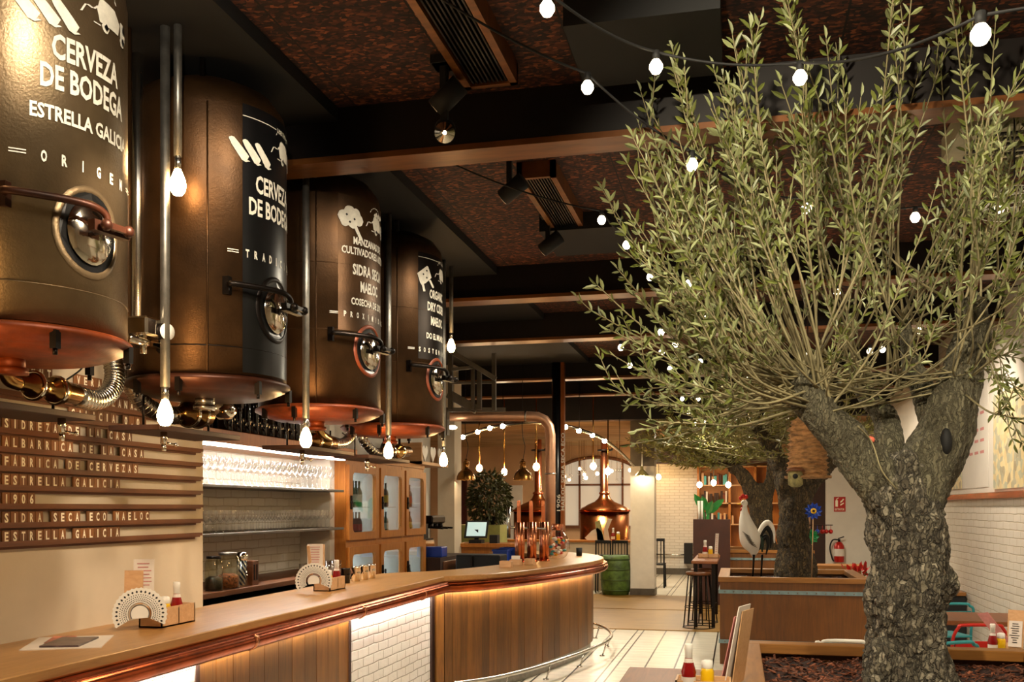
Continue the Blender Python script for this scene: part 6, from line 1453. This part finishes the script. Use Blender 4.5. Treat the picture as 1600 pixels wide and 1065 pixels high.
# ------------------------------------------------------------------ ceiling fittings
def vent(a, b_, wpx, zc, lb):
    A = at(*a, Z=zc); B_ = at(*b_, Z=zc); wd = wpx
    t = thing('ceiling_grille', lb, 'vent', ((A.x+A.x+wd)/2, (A.y+B_.y)/2, zc)); x0, x1 = A.x, A.x+wd; y0, y1 = min(A.y, B_.y), max(A.y, B_.y)
    q = MB(); q.box((x0, y0, zc), (x0+.035, y1, CEIL)); q.box((x1-.035, y0, zc), (x1, y1, CEIL)); q.box((x0, y0, zc), (x1, y0+.03, CEIL)); q.box((x0, y1-.03, zc), (x1, y1, CEIL)); q.build('grille_frame', m_beam_lit, t)
    q = MB(); q.box((x0+.03, y0+.03, CEIL-.01), (x1-.03, y1-.03, CEIL)); 
    for k in range(9): x = x0+.05+(wd-.1)*k/8; q.box((x-.004, y0+.03, zc+.01), (x+.004, y1-.03, zc+.04))
    q.build('slats', m_darkmetal, t)
A = at(727, 141, Z=3.7); vent((727, 141), (640, -60), .26, 3.7, 'long slatted ceiling grille near the top of the photo')
vent((865, 365), (826, 278), .24, 3.7, 'slatted ceiling grille between the first two beams')
for (x0p, y0p, x1p, y1p, lb) in ((915, 138, 1130, 12, 'black square air unit in the ceiling beside the string lights'), (870, 400, 990, 352, 'black square panel hanging below the ceiling before the second beam')):
    A = at(x0p, y0p, Z=3.68); B_ = at(x1p, y1p, Z=3.68); A2 = at(x1p, y0p, Z=3.68); q = MB(); q.box((A.x, B_.y, 3.68), (A2.x, A.y, CEIL)); tag(q.build('ceiling_unit', m_blackm), lb, 'air unit')
A = at(1500, 253, Z=3.66); B_ = at(1600, 180, Z=3.66); A2 = at(1590, 253, Z=3.66); t = thing('air_cassette', 'pale slotted air cassette in the ceiling behind the big crown', 'air unit', (A.x+.2, A.y-.2, 3.66)); q = MB(); q.box((A.x-.1, A.y-.5, 3.66), (A2.x+.3, A.y, CEIL), bev=.01); q.build('cassette_cover', M('cream_cassette', '#a8a58a', .5), t)
for k in range(5): q = MB(); q.box((A.x, A.y-.42+.08*k, 3.652), (A2.x+.2, A.y-.39+.08*k, 3.66)); q.build('slot', m_blackm, t)
# track spotlights
def spotl(px, py, z, lb, aim, chrome=False):
    c_ = at(px, py, Z=z); t = thing('ceiling_spotlight', lb, 'spotlight', (c_.x, c_.y, z), 'black ceiling spotlights'); d = Vector(aim).normalized(); 
    q = MB(); q.cyl(c_-d*.11, c_+d*.05, .05, n=20); q.build('spot_head', m_blackm, t)
    q = MB(); q.bar(c_+Vector((0, 0, .02)), (c_.x, c_.y, CEIL), .03, .03); q.box((c_.x-.05, c_.y-.05, CEIL-.04), (c_.x+.05, c_.y+.05, CEIL)); q.build('bracket', m_blackm, t)
    q = MB(); Mr = d.to_track_quat('Z', 'Y').to_matrix(); q.lathe([(.047, .053), (.04, .045), (.015, .035)], c_, 20, M=Mr); q.build('reflector', m_chrome, t)
    q = MB(); q.ball(c_+d*.045, .013, 8); q.build('lamp_chip', m_sbulb if chrome else m_steel, t)
spotl(695, 205, 3.46, 'black ceiling spotlight with bright chrome reflector before the nearest beam', (.3, -1, -.55), True)
spotl(693, 158, 3.6, 'black ceiling spotlight just above the chrome reflector one', (-1, .1, -.8))
spotl(796, 300, 3.56, 'black ceiling spotlight left of the second grille', (-1, .3, -.6))
spotl(856, 384, 3.56, 'black ceiling spotlight beside the black square panel', (-1, .3, -.6))
spotl(528, 2, 3.6, 'black ceiling spotlight at the top edge of the photo', (-1, .3, -.8)) if False else None

# ------------------------------------------------------------------ string lights
ZS = 3.3
near = [(855, 14, 3.3, 'first'), (918, 137, 3.35, ''), (1025, 105, 3.28, ''), (1250, 122, 3.22, ''), (1532, 55, 3.0, ''), (1081, 258, 3.1, ''), (940, 344, 3.4, ''), (979, 383, 3.35, ''), (1260, 326, 3.2, ''), (1430, 340, 3.2, ''), (1562, 325, 3.2, ''), (1016, 433, 3.3, ''), (1076, 443, 3.3, ''), (1308, 457, 3.3, '')]
farb = [(970, 543), (1105, 498), (1033, 519), (1055, 538), (1034, 550), (984, 571), (1047, 576), (1094, 565), (1119, 580), (1435, 517), (1359, 549), (1379, 546), (1263, 555), (1167, 593), (1066, 623), (1091, 623), (1081, 635), (1076, 644), (1126, 627), (1087, 662), (1122, 665), (1102, 659), (1146, 685), (1172, 683), (1142, 699), (1158, 709), (1205, 707), (1224, 689)]
def festoon(p, lb, s=1.0, grp='festoon string lights'):
    t = thing('festoon_bulb', lb, 'string light', p, grp)
    q = MB(); q.lathe([(.002, -.024*s), (.014*s, -.02*s), (.0235*s, -.004*s), (.023*s, .008*s), (.013*s, .024*s)], p, 14); q.build('bulb', m_sbulb, t)
    q = MB(); q.cyl(p+Vector((0, 0, .022*s)), p+Vector((0, 0, .055*s)), .013*s, n=10); q.build('socket', m_blackm, t); return t
where = ['at the top, left of the black air unit', 'lower left of the black air unit', 'in front of the black air unit', 'above the middle of the big crown', 'largest, at the top right', 'at the upper left edge of the crown', 'left of the crown by the black square panel', 'in front of the black square panel', 'inside the crown, left one of the middle row', 'inside the crown, middle row centre', 'inside the wire shade at the right', 'beside the second beam, left one', 'beside the second beam, right one', 'deep in the centre of the big crown']
NP = []
for (px, py, z, _), wl in zip(near, where):
    p = at(px, py, Z=z); s_ = 1.0 if z > 3.05 else 1.1; NP.append(p); festoon(p, 'glowing festoon bulb %s' % wl, s_*1.05)
FP = []
f0 = None
for (px, py) in farb:
    p = at(px, py, Z=3.28)
    if p.y > 17: p = at(px, py, Z=3.2)
    if p.y > 24: p = at(px, py, Y=24); FP.append(p)
    if f0 is None: f0 = festoon(p, 'small distant festoon bulb glowing under the far ceiling', 1.25); f0['group'] = 'distant festoon bulbs'
    else: dup(f0, f0.location+(p-Vector(f0.location)))
def cable(pts, lb):
    P = []
    for a, b_ in zip(pts[:-1], pts[1:]):
        n = 10; L_ = (b_-a).length
        for i in range(n): t_ = i/n; p = a.lerp(b_, t_); p.z -= .10*min(1, L_/2)*4*t_*(1-t_); P.append(p+Vector((0, 0, .055)))
    P.append(pts[-1]+Vector((0, 0, .055))); q = MB(); q.tube(P, .005, 5); return tag(q.build('light_cable', m_blackm), lb, 'cable')
end = lambda x, y: Vector((x, y, 3.7))
cable([Vector((-2.3, 2.6, 3.74)), NP[0], NP[2], NP[3], NP[4], Vector((XR-.02, 3.2, 3.6))], 'black festoon cable crossing the ceiling nearest the camera')
cable([Vector((-1.4, 3.2, 3.74)), NP[1], NP[5], NP[8], NP[9], NP[10], Vector((XR-.02, 6.4, 3.6))], 'black festoon cable passing through the big crown')
cable([Vector((-1.9, 5.0, 3.74)), NP[6], NP[7], NP[11], NP[12], NP[13], Vector((XR-.02, 8.5, 3.5))], 'black festoon cable left of the crown by the second beam')
ss = sorted(FP, key=lambda p: (round(p.y/2.2), p.x)); rowsF = {}
for p in ss: rowsF.setdefault(round(p.y/2.2), []).append(p)
nmr = ['nearest', 'second', 'third', 'fourth', 'fifth', 'sixth', 'seventh', 'eighth', 'ninth', 'tenth', 'eleventh']
for k, (_, ps) in enumerate(sorted(rowsF.items())):
    ps = [Vector((ps[0].x-.8, ps[0].y, CEIL-.01 if ps[0].y < 17 else 3.36))]+ps+[Vector((ps[-1].x+.8, ps[-1].y, CEIL-.01 if ps[0].y < 17 else 3.36))]
    cable(ps, 'black festoon cable under the far ceiling, %s of its rows' % nmr[min(k, 10)])
# wire mesh shade at the right
c_ = at(1585, 318, d=4.7); t = thing('wire_shade', 'pale wire mesh shade hanging at the right edge', 'lamp shade', c_); q = MB()
for k in range(20):
    a = 2*PI*k/20; q.cyl(c_+Vector((.06*math.cos(a), .06*math.sin(a), .07)), c_+Vector((.16*math.cos(a), .16*math.sin(a), -.04)), .0015, n=4)
for (r_, z) in ((.06, .07), (.11, .015), (.16, -.04)): q.tube([c_+Vector((r_*math.cos(2*PI*i/24), r_*math.sin(2*PI*i/24), z)) for i in range(24)], .002, 4, closed=True)
q.build('wire_mesh', m_white, t); q = MB(); q.cyl(c_+Vector((0, 0, .07)), (c_.x, c_.y, CEIL), .004, n=5); q.build('cord', m_blackm, t)
# small coral robin ornament in the tree fork
c_ = at(1359, 687, d=D0-.1); q = MB(); q.ball(c_, .02, 10, (1.2, .8, .9)); q.ball(c_+Vector((-.018, 0, .012)), .012, 8); tag(q.build('bird_ornament', M('coral', '#d8674e', .5)), 'small coral bird ornament in the fork of the big tree', 'ornament')
